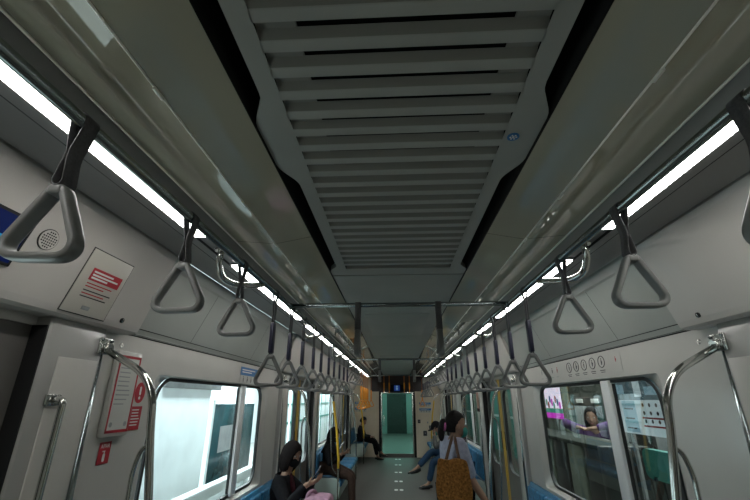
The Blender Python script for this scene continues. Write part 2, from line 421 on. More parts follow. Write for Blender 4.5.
# end wall with gangway door, back wall
w = MB()
for a, b in ((-1.42, -.56), (.57, 1.42)): w.box((a, Y1, 0), (b, Y1 + .08, 2.46), M['cream'])
w.box((-.56, Y1 + .05, 1.83), (.57, Y1 + .1, 2.46), M['lintel']); w.box((-.56, Y1 + .03, 0), (-.50, Y1 + .09, 1.83), M['black']); w.box((.51, Y1 + .03, 0), (.57, Y1 + .09, 1.83), M['black'])
w.box((-.82, Y1 - .015, 1.85), (-.52, Y1 + .01, 2.3), M['lintel']); w.box((.52, Y1 - .015, 1.85), (.82, Y1 + .01, 2.3), M['lintel'])
struct(w.obj('wall_end'))
w = MB(); w.box((-1.42, Y0 - .06, 0), (1.42, Y0, 2.46), M['wall']); struct(w.obj('wall_back'))
d7 = empty('door_7', (0, Y1 + .05, 0)); d7['kind'] = 'structure'
m_ = MB()
m_.box((-.5, -.03, 0), (-.455, .03, 1.83), M['steel'], .004); m_.box((.465, -.03, 0), (.51, .03, 1.83), M['steel'], .004); m_.box((-.455, -.03, 1.79), (.465, .03, 1.83), M['steel'], .004); m_.box((-.455, -.03, 0), (.465, .03, .10), M['doorleaf'])
m_.obj('door_frame', d7)
m_ = MB(); m_.face([(-.455, 0, .10), (.465, 0, .10), (.465, 0, 1.79), (-.455, 0, 1.79)], M['tealglass']); m_.obj('door_pane', d7)
m_ = MB(); m_.box((-.42, -.05, .85), (-.395, -.02, 1.15), M['steel'], .004); m_.obj('door_handle', d7)
# next carriage seen through the gangway door
m_ = MB(); ya, yb = Y1 + .3, Y1 + 9
m_.box((-1.3, ya, -.05), (1.3, yb, 0), M['floor']); m_.box((-1.35, ya, 0), (-1.3, yb, 2.3), M['nextcar']); m_.box((1.3, ya, 0), (1.35, yb, 2.3), M['nextcar']); m_.box((-1.3, ya, 2.25), (1.3, yb, 2.3), M['nextcar']); m_.box((-1.3, yb, 0), (1.3, yb + .05, 2.3), M['nextcar']); m_.box((-.5, yb - .06, 0), (.5, yb, 1.9), M['platdark'])
struct(m_.obj('wall_next_carriage'))
for s in (-1, 1):
    m_ = MB(); m_.box((min(s * .75, s * .95), ya + .3, 2.22), (max(s * .75, s * .95), yb - .5, 2.245), M['light']); o = m_.obj('ceiling_light'); tag(o, 'pale light strip in the next carriage, %s side of the gangway door view' % ('left' if s < 0 else 'right'), 'light')
    m_ = MB(); m_.box((min(s * .8, s * 1.28), ya + 1.5, .004), (max(s * .8, s * 1.28), ya + 5, .45), M['platdark'], .03); m_.box((min(s * 1.15, s * 1.28), ya + 1.5, .45), (max(s * 1.15, s * 1.28), ya + 5, .9), M['platdark'], .03)
    o = m_.obj('next_carriage_bench'); tag(o, 'dark bench in the next carriage seen through the %s half of the gangway door glass' % ('left' if s < 0 else 'right'), 'bench')

# ------------------------------------------------------------------ rails, crossbars, hooks, lights
RX, RZ = .765, 2.225
for s in (-1, 1):
    m_ = MB(); m_.tube([(s * RX, Y0 + .02, RZ), (s * RX, Y1 - .02, RZ)], .0165, M['rail'], 16)
    for y in (2.73, 6.71, 11.2): m_.cyl((s * RX, y - .03, RZ), (s * RX, y + .03, RZ), .022, M['rail'])
    o = m_.obj('ceiling_handrail'); tag(o, 'long round steel handrail under the ceiling along the %s seats' % ('left' if s < 0 else 'right'), 'handrail', 'ceiling handrails')
for y, lb in ((2.73, 'steel crossbar joining the two ceiling handrails, the one nearest the louvred grille'), (6.71, 'steel crossbar joining the two ceiling handrails, between the grille end and the gangway end'), (11.2, 'steel crossbar joining the two ceiling handrails close to the end wall')):
    m_ = MB(); m_.tube([(-RX, y, RZ), (RX, y, RZ)], .016, M['rail'], 16)
    o = m_.obj('ceiling_crossbar'); tag(o, lb, 'crossbar', 'crossbars between handrails')
SEG = [(-1.6, -.08), (.05, 1.55), (1.93, 3.43), (3.73, 5.22), (5.52, 7.02), (7.32, 8.82), (9.12, 10.62), (10.92, 12.42)]
ordn = ['behind the viewer', 'beside the air grille', 'next one on past the first bracket', 'above the near seat end', 'above the middle doors', 'above the middle seats', 'above the far doors', 'closest to the end wall']
for s in (-1, 1):
    for (a, b), w_ in list(zip(SEG, ordn))[1:]:
        if b < 2: a = -1.2
        t = empty('ceiling_light', (s * .858, a, 2.27))
        m_ = MB(); m_.box((-.03, 0, -.004), (.03, b - a, .004), M['lighthouse'], .002); m_.obj('light_housing', t)
        m_ = MB(); m_.box((-.023, .01, -.011), (.023, b - a - .01, -.004), M['light'], .001); m_.obj('light_diffuser', t)
        tag(t, 'white strip light in the %s cove, %s' % (names[s], w_), 'strip light', 'strip lights in the coves')
    for y, w_ in zip((1.74, 3.58, 5.37, 7.17, 8.97), ('beside the short dark straps', 'above the near window', 'above the middle doors', 'above the middle seats', 'nearest the end wall')):
        m_ = MB()
        pth = [(s * .84, y - .02, 2.27), (s * .85, y - .015, 2.215), (s * .855, y + .04, 2.15), (s * .83, y + .13, 2.14), (s * .79, y + .26, 2.17), (s * RX, y + .38, 2.208)]
        m_.tube(rounded([V(p) for p in pth], .07), .0155, M['steel'], 12)
        m_.cyl((s * .845, y - .02, 2.262), (s * .845, y - .02, 2.27), .028, M['steel'])
        o = m_.obj('rail_bracket'); tag(o, 'bent steel rail bracket in the %s cove, %s' % (names[s], w_), 'bracket', 'brackets holding the handrails')

# ------------------------------------------------------------------ strap hangers
def make_strap(kind):
    r_ = empty('strap_hanger')
    drop = {'short': .345, 'long': .545, 'orange': .80}[kind]
    bm_, hm_ = (M['orangebelt'], M['orange']) if kind == 'orange' else (M['belt'], M['handle'])
    zt = -(drop - .165)         # handle apex
    R = .0195; w = .0205 if kind == 'short' else .0165
    arc = [(R * math.cos(a), R * math.sin(a)) for a in [math.radians(-20 + 220 * i / 14) for i in range(15)]]
    path = [(.009, zt + .006), (.0125, zt + .016), (.009, zt + .040), (.0032, -.105), (.0032, -.085), (.012, -.045)] + arc + [(-.012, -.045), (-.0032, -.085), (-.0032, -.105), (-.009, zt + .040), (-.0125, zt + .016), (-.009, zt + .006), (0, zt + .002)]
    if kind != 'short': path = [(.005, zt + .004), (.006, -.05)] + arc + [(-.006, -.05), (-.005, zt + .004), (-.004, zt - .012), (.004, zt - .012)]
    m_ = MB(); m_.sweep([(p[0], 0, p[1]) for p in path], [(-.0015, -w), (.0015, -w), (.0015, w), (-.0015, w)], bm_, True, V((0, 1, 0)))
    m_.obj('belt', r_)
    m_ = MB(); hx, hy = (.0096, .019) if kind == 'short' else (.0105, .0135)
    tri = rounded([V((-.012, 0, zt)), V((.012, 0, zt)), V((.083, 0, -drop + .002)), V((-.083, 0, -drop + .002))], .044, True, 8)
    # gently bulging sides
    pts = []
    for p in tri:
        t = (zt - p.z) / (zt + drop); pts.append(V((p.x * (1 + .22 * math.sin(PI * min(1, max(0, t)))), 0, p.z)))
    sec = [(hx * math.copysign(abs(math.cos(a)) ** .6, math.cos(a)), hy * math.copysign(abs(math.sin(a)) ** .6, math.sin(a))) for a in [2 * PI * i / 16 for i in range(16)]]
    m_.sweep(pts, sec, hm_, True, V((0, 1, 0)))
    m_.box((-.017, -.021, zt - .018), (.017, .021, zt + .005), hm_, .006)
    m_.obj('handle', r_)
    if kind != 'short':
        m_ = MB(); za, zb = (-.185, -.365) if kind == 'long' else (-.35, -.62)
        g_ = 1. if kind == 'long' else 1.5; m_.box((-.012 * g_, -.021 * g_, zb), (.012 * g_, .021 * g_, za), M['sleeve'] if kind == 'long' else M['orange'], .004); m_.obj('sleeve', r_)
    return r_
proto = {k: make_strap(k) for k in ('short', 'long', 'orange')}
used = set()
def strap(kind, x, y, label, group, cross=False, sway=0.):
    o = proto[kind] if kind not in used else copy_tree(proto[kind]); used.add(kind)
    o.location = (x, y, RZ); o.rotation_euler = (0, sway, PI / 2 if cross else random.uniform(-.04, .04))
    tag(o, label, 'strap hanger', group)
ordw = ['first', 'second', 'third', 'fourth', 'fifth', 'sixth', 'seventh', 'eighth', 'ninth', 'tenth', 'eleventh', 'twelfth']
for s in (-1, 1):
    side = names[s]
    for i, y in enumerate((.752, 1.285, 1.81)):
        strap('short', s * RX, y, 'short belted grey strap hanger, %s from the near end of the %s handrail' % (ordw[i], side), 'short straps by the near doors', sway=(.045 if s < 0 and i == 0 else random.uniform(-.02, .02)))
    for i, y in enumerate((2.38, 2.80, 3.21, 3.64, 4.07, 4.52, 4.97, 5.42, 5.87, 6.32)):
        strap('long', s * RX, y, 'navy sleeved strap hanger on the %s handrail, %s past the near short straps' % (side, ordw[i]), 'navy sleeved straps over the near seats', sway=random.uniform(-.015, .015))
    ysh = [6.95, 7.4, 7.85, 8.3] + ([] if s < 0 else [8.75, 9.2])
    for i, y in enumerate(ysh):
        strap('short', s * RX, y, 'short strap hanger on the %s handrail, %s one past the navy straps' % (side, ordw[i]), 'short straps over the middle seats', sway=random.uniform(-.02, .02))
    if s < 0:
        for i, y in enumerate((8.85, 9.46, 9.75, 10.2, 10.65, 11.1, 12.6)):
            strap('orange', s * RX, y, 'orange strap hanger on the left handrail, %s orange one towards the end wall' % ordw[i] if y < 12 else 'single orange strap hanger on the left handrail right by the end wall', 'orange priority straps', sway=random.uniform(-.02, .02))
    else:
        for i, y in enumerate((9.75, 10.2, 10.65, 11.1, 11.6, 12.1)):
            strap('long', s * RX, y, 'navy sleeved strap hanger near the right end wall, %s of the far set' % ordw[i], 'navy sleeved straps near the end wall', sway=random.uniform(-.015, .015))
        strap('orange', s * RX, 12.75, 'single orange strap hanger on the right handrail right by the end wall', 'orange priority straps')
for y, w_ in ((2.73, 'nearest the grille'), (6.71, 'in the middle of the carriage')):
    for x in (-.28, .28): strap('short', x, y, 'short strap hanger seen edge-on, %s half of the crossbar %s' % ('left' if x < 0 else 'right', w_), 'straps on the crossbars', True)
for x, w_ in ((-.34, 'outer left'), (-.2, 'inner left'), (.2, 'inner right'), (.34, 'outer right')):
    strap('orange', x, 11.2, 'orange strap hanger on the far crossbar above the gangway door, %s' % w_, 'orange straps on the far crossbar', True)
for o in C.objects:   # the orange ones on the crossbar hang shorter
    if o.get('group') == 'orange straps on the far crossbar': o.scale = (.55, .55, .55)

# ------------------------------------------------------------------ grab rails at bench ends
def grab(s, y, f, label, colour, aux=True):
    # f=+1: the seat lies towards +y
    t = empty('grab_rail', (s * 1.3, y, 0))
    m_ = MB(); pth = [V((0, 0, 1.812)), V((-s * .20, 0, 1.71)), V((-s * .262, 0, 1.62)), V((-s * .278, 0, 1.48)), V((-s * .325, 0, 1.22)), V((-s * .375, 0, .75)), V((-s * .375, 0, .0))]
    m_.tube([V((0, 0, 1.812))] + rounded(pth, .10)[1:], .0155, M['steel'], 14); m_.obj('bent_tube', t)
    if colour != 'steel':
        m_ = MB(); m_.tube([V((-s * .266, 0, 1.58)), V((-s * .280, 0, 1.47)), V((-s * .325, 0, 1.22)), V((-s * .375, 0, .75)), V((-s * .375, 0, .62))], .0195, M['yellow'], 14); m_.obj('yellow_sleeve', t)
    m_ = MB(); m_.tube([V((s * .012, 0, 1.812)), V((-s * .012, 0, 1.0)), V((-s * .012, 0, .1))], .012, M['rail'], 10); m_.obj('wall_tube', t)
    m_ = MB(); m_.box((min(0, -s * .010), -.04, 1.785), (max(0, -s * .010), .04, 1.855), M['steel'], .003); m_.cyl((-s * .004, 0, 1.815), (-s * .03, 0, 1.808), .021, M['steel'], 14); br = m_.obj('bracket', t)
    for dy in (-.03, .03):
        for bz in (1.793, 1.845):
            q = MB(); q.cyl((-s * .009, dy, bz), (-s * .015, dy, bz), .006, M['rail'], 10); q.obj('bolt', br)
    if aux:
        m_ = MB(); m_.tube([V((-s * .292, 0, 1.44))] + rounded([V((-s * .292, 0, 1.44)), V((-s * .255, 0, 1.415)), V((-s * .235, 0, 1.34)), V((-s * .25, 0, .9)), V((-s * .28, 0, .62)), V((-s * .345, 0, .55))], .05)[1:], .009, M['steel'], 10); m_.obj('side_grip', t)
    m_ = MB(); m_.prism([(-s * q[0], q[1]) for q in rr(.02, .20, .40, .49, .09, 6)], 'y', -.012, .012, M['mint']); m_.obj('end_panel', t)
    tag(t, label, 'grab rail', 'bent grab rails at the seat ends')
for s in (-1, 1):
    sd = names[s]
    grab(s, 1.71, 1, 'large bent steel grab rail at the near seat end on the %s wall' % sd, 'steel')
    grab(s, 4.69, -1, 'bent steel grab rail at the far end of the near %s seats' % sd, 'steel')
    grab(s, 6.80, 1, 'bent grab rail at the start of the middle left seats, with a yellow sleeve' if s < 0 else 'bent steel grab rail at the start of the middle right seats', 'yellow' if s < 0 else 'steel')
    grab(s, 9.70, -1, 'bent steel grab rail at the far end of the middle %s seats' % sd, 'steel', False)
    grab(s, 11.90, 1, 'yellow sleeved grab rail closest to the end wall on the %s' % sd, 'yellow', False)
    # short vertical bar beside the near doors
    m_ = MB(); m_.tube(rounded([V((s * 1.295, 1.50, 1.60)), V((s * 1.25, 1.50, 1.60)), V((s * 1.25, 1.50, .8)), V((s * 1.295, 1.50, .8))], .02), .013, M['steel'], 12)
    m_.box((min(s * 1.297, s * 1.288), 1.465, 1.58), (max(s * 1.297, s * 1.288), 1.535, 1.62), M['steel'], .003)
    o = m_.obj('door_grab_bar'); tag(o, 'short vertical steel grab bar beside the near %s door' % sd, 'grab bar')

# ------------------------------------------------------------------ benches
def bench(s, a, b, label):
    t = empty('bench_seat', (s * 1.332, a, 0)); L = b - a; n = max(2, round(L / .46))
    m_ = MB(); m_.prism([(0, .44), (-s * .03, .80), (-s * .018, .83), (0, .83)], 'y', 0, L, M['backblue']); m_.obj('backrest', t)
    m_ = MB(); m_.box((min(0, -s * .40), .02, .16), (max(0, -s * .40), L - .02, .36), M['mint'], .02); m_.obj('seat_base', t)
    for i in range(n):
        y0, y1 = L * i / n + .008, L * (i + 1) / n - .008
        m_ = MB(); m_.box((min(-s * .03, -s * .455), y0, .355), (max(-s * .03, -s * .455), y1, .44), M['seatblue'], .034, 4); m_.obj('seat_cushion', t)
        m_ = MB(); m_.box((min(-s * .016, -s * .06), y0, .46), (max(-s * .016, -s * .06), y1, .80), M['seatblue'], .018, 3); m_.obj('back_cushion', t)
    tag(t, label, 'bench seat', 'blue benches along the walls')
for s in (-1, 1):
    bench(s, 1.74, 4.63, 'long blue bench under the near window on the %s wall' % names[s])
    bench(s, 6.86, 9.64, 'long blue bench under the middle window on the %s wall' % names[s])
    bench(s, 11.95, 13.16, 'short blue bench against the end wall on the %s side' % names[s])

# ------------------------------------------------------------------ signs on walls and headers
HV = (.113, 0, .337)   # slope of the left header face
def on(o, mtx): o.matrix_world = mtx; return o
# inspection hatch on left header
fr = frame((-1.207, 1.51, 2.097 - .07 + .07), (0, 1, 0), (HV[0], 0, HV[2]))
fr = frame((-1.219, 1.492, 2.033), (0, 1, 0), HV)
hr = empty('inspection_hatch'); hr.matrix_world = fr
hw, hh = .118, .125
m_ = MB(); m_.box((-hw - .004, -hh - .004, .0005), (hw + .004, hh + .004, .002), M['seam']); m_.box((-hw, -hh, .001), (hw, hh, .004), M['hatch'], .001); m_.obj('hatch_cover', hr)
m_ = MB(); m_.box((-.075, .008, .0045), (.095, .058, .0052), M['red'])
for i, (z, l) in enumerate(((.045, .11), (.032, .145), (.020, .09))): m_.box((-.065, z - .004, .0053), (-.065 + l, z + .003, .0056), M['white'])
for i, (z, l, c) in enumerate(((-.004, .14, 'red'), (-.016, .10, 'red'), (-.032, .15, 'ink'), (-.044, .12, 'red'), (-.056, .14, 'ink'))): m_.box((-.07, z - .0022, .0045), (-.07 + l, z + .0022, .005), M[c])
m_.obj('warning_notice', hr)
m_ = MB(); m_.box((-.03, -.105, .004), (.01, -.09, .0065), M['platgrey'], .002); m_.obj('latch', hr)
tag(hr, 'cream inspection hatch with a red warning notice on the left door header', 'hatch')
for s, lb in ((-1, 'small black key lock on the left door header'), (1, 'small black key lock on the right door header')):
    fr = frame((s * 1.2525, 1.715, 1.935), (0, -s, 0), (-s * HV[0], 0, HV[2]))
    m_ = MB(); m_.cyl((0, 0, 0), (0, 0, .006), .011, M['black'], 16); m_.box((-.003, -.008, .006), (.003, .008, .009), M['steel'], .001)
    o = m_.obj('key_lock'); on(o, fr); tag(o, lb, 'lock')
    m_ = MB(); m_.cyl((s * 1.341, 1.875, 1.845), (s * 1.336, 1.875, 1.845), .011, M['steel'], 16); m_.cyl((s * 1.336, 1.875, 1.845), (s * 1.3352, 1.875, 1.845), .007, M['wall'], 16)
    o = m_.obj('wall_socket_cap'); tag(o, 'small round cap on the %s wall beside the grab rail' % names[s], 'cap')
# information screen + speaker on left header
fr = frame((-1.2085, .898, 2.061), (0, 1, 0), HV)
sr = empty('information_screen'); sr.matrix_world = fr
m_ = MB(); m_.box((-.26, -.075, 0), (.215, .085, .008), M['black'], .003); m_.obj('screen_bezel', sr)
m_ = MB(); m_.box((-.25, -.065, .008), (.205, .075, .0085), M['screen']); m_.obj('screen_display', sr)
m_ = MB(); m_.prism(rr(0.110, -.042, 0.145, -.006, .008, 4), 'z', .0086, .0092, M['screenicon']); m_.box((0.118, -0.006, 0.0086), (0.123, 0.008, 0.0092), M['screenicon']); m_.box((0.132, -0.006, 0.0086), (0.137, 0.008, 0.0092), M['screenicon']); m_.box((0.118, 0.004, 0.0086), (0.137, 0.009, 0.0092), M['screenicon']); m_.box((0.116, -0.033, 0.0093), (0.139, -0.018, 0.0096), M['screen']); m_.obj('screen_icon', sr)
tag(sr, 'navy information screen with a cyan icon on the left door header', 'screen')
fr = frame((-1.1925, 1.182, 2.108), (0, 1, 0), HV)
spk = empty('round_speaker'); spk.matrix_world = fr
m_ = MB(); m_.cyl((0, 0, 0), (0, 0, .002), .037, M['seam'], 28); m_.cyl((0, 0, .002), (0, 0, .004), .034, M['header'], 28); m_.obj('speaker_plate', spk)
m_ = MB()
for i in range(-3, 4):
    for j in range(-3, 4):
        if i * i + j * j < 11: m_.cyl((i * .0085, j * .0085, .004), (i * .0085, j * .0085, .0044), .0029, M['black'], 8)
m_.obj('speaker_holes', spk)
tag(spk, 'round perforated speaker on the left door header between screen and hatch', 'speaker')

# wall sign helpers
def wallframe(s, y, z, x=1.34): return frame((s * (x - .0015), y, z), (0, -s, 0), (0, 0, 1))
# framed notice in a box, left wall
nb = empty('notice_board'); nb.matrix_world = wallframe(-1, 1.935, 1.63, 1.34)
m_ = MB(); m_.box((-.092, -.185, 0), (.088, .19, .022), M['wall'], .004); m_.obj('board_case', nb)
m_ = MB(); w_, h_ = .08, .17
m_.box((-w_, -h_, .022), (w_, h_, .0235), M['paper'])
for a in ((-w_, h_ - .012, w_, h_), (-w_, -h_, w_, -h_ + .012), (-w_, -h_, -w_ + .01, h_), (w_ - .01, -h_, w_, h_)): m_.box((a[0], a[1], .0236), (a[2], a[3], .0246), M['red'])
for i in range(9): m_.box((-.06, .11 - i * .02, .0236), (-.06 + random.uniform(.07, .12), .115 - i * .02, .024), M['platgrey'])
for x in (-.05, .05): m_.cyl((x, -.135, .0236), (x, -.135, .0242), .011, M['platgrey'], 12)
m_.obj('board_sheet', nb)
tag(nb, 'red bordered notice in a white wall case between the left grab rail and window', 'notice')
o_ = MB(); o_.prism([(0.042 * math.cos(2 * PI * i / 24), .05 * math.sin(2 * PI * i / 24)) for i in range(24)], 'z', 0, .0015, M['red']); o_.prism(rr(-.007, -.012, .007, .03, .006, 3), 'z', .0016, .0022, M['white']); o_.prism([(.008 * math.cos(2 * PI * i / 12), -.025 + .008 * math.sin(2 * PI * i / 12)) for i in range(12)], 'z', .0016, .0022, M['white'])
o = o_.obj('alert_sticker'); on(o, wallframe(-1, 2.095, 1.635)); tag(o, 'red round alert sticker beside the left notice case', 'sticker')
o_ = MB(); o_.box((-.045, -.055, 0), (.045, .055, .0015), M['red'])
for i in range(6): o_.box((-.034, .036 - i * .014, .0016), (-.034 + random.uniform(.045, .068), .041 - i * .014, .0022), M['white'])
o = o_.obj('instruction_sticker'); on(o, wallframe(-1, 2.092, 1.515)); tag(o, 'red rectangular instruction sticker under the round alert sticker', 'sticker')
o_ = MB(); o_.box((-.038, -.045, 0), (.038, .045, .0015), M['red']); text_bm(o_, 'APAR', .024, 0, .027, .0017, M['white'])
o_.prism(rr(-.008, -.036, .008, -.002, .007, 4), 'z', .0016, .0022, M['white']); o_.box((-.003, -.002, .0016), (.003, .008, .0022), M['white']); o_.box((-.014, .005, .0016), (.006, .009, .0022), M['white'])
o = o_.obj('extinguisher_sticker'); on(o, wallframe(-1, 1.917, 1.378)); tag(o, 'small red fire extinguisher sticker below the left notice case', 'sticker')
# priority seat sign: blue strip over white with pictograms
def pict(o_, x, y, k, m, h=.05):
    o_.prism([(x + h * .13 * math.cos(2 * PI * i / 10), y + h * .42 + h * .13 * math.sin(2 * PI * i / 10)) for i in range(10)], 'z', .0016, .0022, m)
    o_.prism([(x - h * .12, y + h * .24), (x + h * .14, y + h * .24), (x + h * (.16 + .06 * (k % 3)), y - h * .08), (x + h * .1, y - h * .5), (x - h * .06, y - h * .5), (x - h * (.14 + .05 * (k % 2)), y - h * .1)], 'z', .0016, .0022, m)
    if k % 2: o_.prism([(x + h * .2, y + h * .12), (x + h * .34, y + h * .05), (x + h * .32, y - h * .12), (x + h * .16, y - h * .1)], 'z', .0016, .0022, m)
def priority(mtx, w_, h_, label):
    o_ = MB(); o_.box((-w_ / 2, 0, 0), (w_ / 2, h_ / 2, .0015), M['blue']); o_.box((-w_ / 2, -h_ / 2, 0), (w_ / 2, 0, .0015), M['paper'])
    for z, l in ((.34, .75), (.2, .55)): o_.box((-w_ * .42, h_ * (z - .035), .0016), (-w_ * .42 + w_ * l, h_ * (z + .03), .0022), M['white'])
    for k in range(4): pict(o_, -w_ * .33 + k * w_ * .22, -h_ * .24, k, M['ink'], h_ * .36)
    o = o_.obj('priority_seat_sign'); on(o, mtx); tag(o, label, 'sign', 'blue priority seat signs'); return o
priority(wallframe(-1, 3.66, 1.80), .43, .135, 'blue and white priority seat sign above the left window')
pe = lambda x, z: frame((x, Y1 - .0005, z), (1, 0, 0), (0, 0, 1))
priority(pe(-1.13, 1.49), .36, .12, 'upper blue priority seat sign on the end wall, left of the gangway door'); priority(pe(-1.13, 1.32), .36, .12, 'lower blue priority seat sign on the end wall, left of the gangway door')
priority(pe(.87, 1.47), .36, .12, 'upper blue priority seat sign on the end wall, right of the gangway door'); priority(pe(.87, 1.30), .36, .12, 'lower blue priority seat sign on the end wall, right of the gangway door')
# rule pictograms over right window
o_ = MB(); o_.box((-.70, -.062, 0), (.76, .055, .0015), M['wall'])
xs = [-.62, -.50, -.36, -.25, 0, .13, .26, .39, .52, .70]
for k, x in enumerate(xs):
    h = .042
    if k >= 4 and k < 9:
        ringp = [(x + .042 * math.cos(2 * PI * i / 20), .012 + .036 * math.sin(2 * PI * i / 20), .0018) for i in range(20)]
        o_.tube(ringp, .0028, M['ink'], 5, True)
        o_.box((x - .035, -.045, .0016), (x + .035, -.040, .0022), M['ink']); o_.box((x - .025, -.056, .0016), (x + .03, -.052, .0022), M['ink'])
    pict(o_, x, .012, k, M['ink'] if k not in (3, 9) else M['red'], h if k < 9 else .03)
    if k < 4: o_.box((x - .03, -.045, .0016), (x + .02, -.041, .0022), M['platgrey'])
o = o_.obj('pictogram_strip'); on(o, wallframe(1, 3.30, 1.825)); tag(o, 'row of small dark rule pictograms on the wall above the right window', 'sign')
# small boxes on the end wall
for x, z, h, m, lb in ((-1.05, .83, .09, 'ink', 'small black switch plate on the end wall left of the gangway door'), (.67, .99, .10, 'ink', 'topmost black switch plate on the end wall right of the gangway door'), (1.0, .83, .09, 'ink', 'black switch plate on the end wall beside the right bench'), (.84, .66, .14, 'ink', 'lowest black switch plate on the end wall right of the gangway door'), (.93, .96, .05, 'platgrey', 'tiny grey button plate on the end wall right of the gangway door')):
    m_ = MB(); m_.box((x - h * .4, Y1 - .02, z - h / 2), (x + h * .4, Y1, z + h / 2), M[m], .004); m_.box((x - h * .1, Y1 - .024, z - h * .1), (x + h * .1, Y1 - .02, z + h * .15), M['platgrey'], .001)
    o = m_.obj('switch_plate'); tag(o, lb, 'switch plate')
ds = empty('destination_display', (.01, Y1 + .02, 1.95))
m_ = MB(); m_.box((-.2, -.03, -.1), (.2, .03, .1), M['black'], .006); m_.obj('display_case', ds)
m_ = MB(); m_.box((-.09, -.034, -.08), (.09, -.031, .08), M['bluelamp']); m_.obj('display_face', ds)
m_ = MB(); m_.prism([(.03 * math.cos(2 * PI * i / 14), .045 + .03 * math.sin(2 * PI * i / 14)) for i in range(14)], 'y', -.036, -.0345, M['posterblue']); m_.prism([(-.03, .01), (.03, .01), (.018, -.06), (-.018, -.06)], 'y', -.036, -.0345, M['posterblue']); m_.obj('display_symbol', ds)
tag(ds, 'small lit blue display with a white symbol above the gangway door', 'display')
# tall picture poster on the right wall by the middle seats
m_ = MB(); m_.box((-.12, -.15, 0), (.12, .15, .004), M['adskin']); m_.ell((0, .02, .004), (.06, .09, .004), M['skin']); m_.box((-.12, -.15, .0045), (.12, -.10, .0055), M['maroon'])
o = m_.obj('wall_poster'); on(o, wallframe(1, 7.1, 1.57)); tag(o, 'pinkish poster high on the right wall beyond the middle door', 'poster')

# ------------------------------------------------------------------ people
def skin_eval(verts, edges, radii, sub=1, root=0):
    me = bpy.data.meshes.new('tmp'); me.from_pydata([tuple(v) for v in verts], edges, [])
    o = bpy.data.objects.new('tmp', me); C.objects.link(o)
    md = o.modifiers.new('s', 'SKIN'); md.use_smooth_shade = True
    for i, sv in enumerate(me.skin_vertices[0].data):
        r = radii[i]; sv.radius = r if isinstance(r, tuple) else (r, r); sv.use_root = (i == root)
    s2 = o.modifiers.new('u', 'SUBSURF'); s2.levels = sub; s2.render_levels = sub
    bpy.context.view_layer.update()
    me2 = bpy.data.meshes.new_from_object(o.evaluated_get(bpy.context.evaluated_depsgraph_get()))
    b = bmesh.new(); b.from_mesh(me2)
    bpy.data.objects.remove(o); bpy.data.meshes.remove(me); bpy.data.meshes.remove(me2)
    return b
class Sk:
    def __init__(s): s.v = []; s.e = []; s.r = []
    def add(s, p, r, link=None):
        s.v.append(V(p)); s.r.append(r)
        if link is not None: s.e.append((link, len(s.v) - 1))
        return len(s.v) - 1
    def chain(s, pts, rs, link=None):
        for p, r in zip(pts, rs): link = s.add(p, r, link)
        return link
    def bm(s, sub=1): return skin_eval(s.v, s.e, s.r, sub)

def ik(a, b, l1, l2, pole):
    a, b, pole = V(a), V(b), V(pole); d = b - a; L = min(d.length, (l1 + l2) * .999); dn = d.normalized()
    x = (l1 * l1 - l2 * l2 + L * L) / (2 * L); h = math.sqrt(max(0, l1 * l1 - x * x))
    p = pole - dn * pole.dot(dn); p.normalize()
    return a + dn * x + p * h, a + dn * L

def head_bm(mtx, s=1.):
    b = bmesh.new(); bmesh.ops.create_uvsphere(b, u_segments=28, v_segments=20, radius=1)
    for v in b.verts:
        x, y, z = v.co
        t = max(0, -z); k = 1 - .32 * t * t
        X = x * .074 * k; Yy = y * .092 * (1 - .18 * t * t) + (.012 * t if y > 0 else -.0); Z = z * .115
        if y < 0 and z < -.2: Yy *= 1 - .35 * t
        # brow / eye sockets / nose / chin
        f = max(0, y)
        Yy -= .010 * f * math.exp(-((z - .05) / .16) ** 2) * math.exp(-((abs(x) - .42) / .22) ** 2)
        Yy += .020 * f * math.exp(-((z + .20) / .17) ** 2) * math.exp(-(x / .16) ** 2)
        Yy += .006 * f * math.exp(-((z + .52) / .10) ** 2) * math.exp(-(x / .3) ** 2)
        v.co = V((X, Yy, Z)) * s
    T = mtx
    bmesh.ops.transform(b, matrix=T, verts=b.verts[:])
    for sx in (-1, 1):
        e = bmesh.new(); bmesh.ops.create_uvsphere(e, u_segments=10, v_segments=8, radius=1)
        bmesh.ops.transform(e, matrix=T @ Matrix.Translation(V((sx * .076, -.005, -.005)) * s) @ Matrix.Diagonal((.012 * s, .02 * s, .032 * s, 1)), verts=e.verts[:])
        tm = bpy.data.meshes.new('e'); e.to_mesh(tm); e.free(); b.from_mesh(tm); bpy.data.meshes.remove(tm)
    return b

def hand_pts(sk, wrist_i, wrist, d, n, side, curl=.6, s=1.):
    # d: pointing direction, n: palm normal, side: +1 thumb towards (d x n)
    d = V(d).normalized(); n = V(n); n = (n - d * n.dot(d)).normalized(); l = d.cross(n) * side
    pc = sk.add(wrist + d * .045 * s, (.028 * s, .014 * s), wrist_i)
    for k, (off, ln) in enumerate(((.030, .068), (.010, .078), (-.010, .072), (-.028, .056))):
        p0 = wrist + d * .085 * s + l * off * s
        c1 = curl * (.55 + .08 * k); dd = (d * math.cos(c1) + n * math.sin(c1)); p1 = p0 + dd * ln * .5 * s
        dd2 = (d * math.cos(c1 * 2) + n * math.sin(c1 * 2)); p2 = p1 + dd2 * ln * .5 * s
        sk.chain([p0, p1, p2], [.0095 * s, .0085 * s, .0065 * s], pc)
    t0 = wrist + d * .03 * s + l * .034 * s; t1 = t0 + (d * .6 + l * .5 + n * .5).normalized() * .036 * s; t2 = t1 + (d * .8 + n * .6).normalized() * .028 * s
    sk.chain([t0, t1, t2], [.011 * s, .010 * s, .0075 * s], pc)

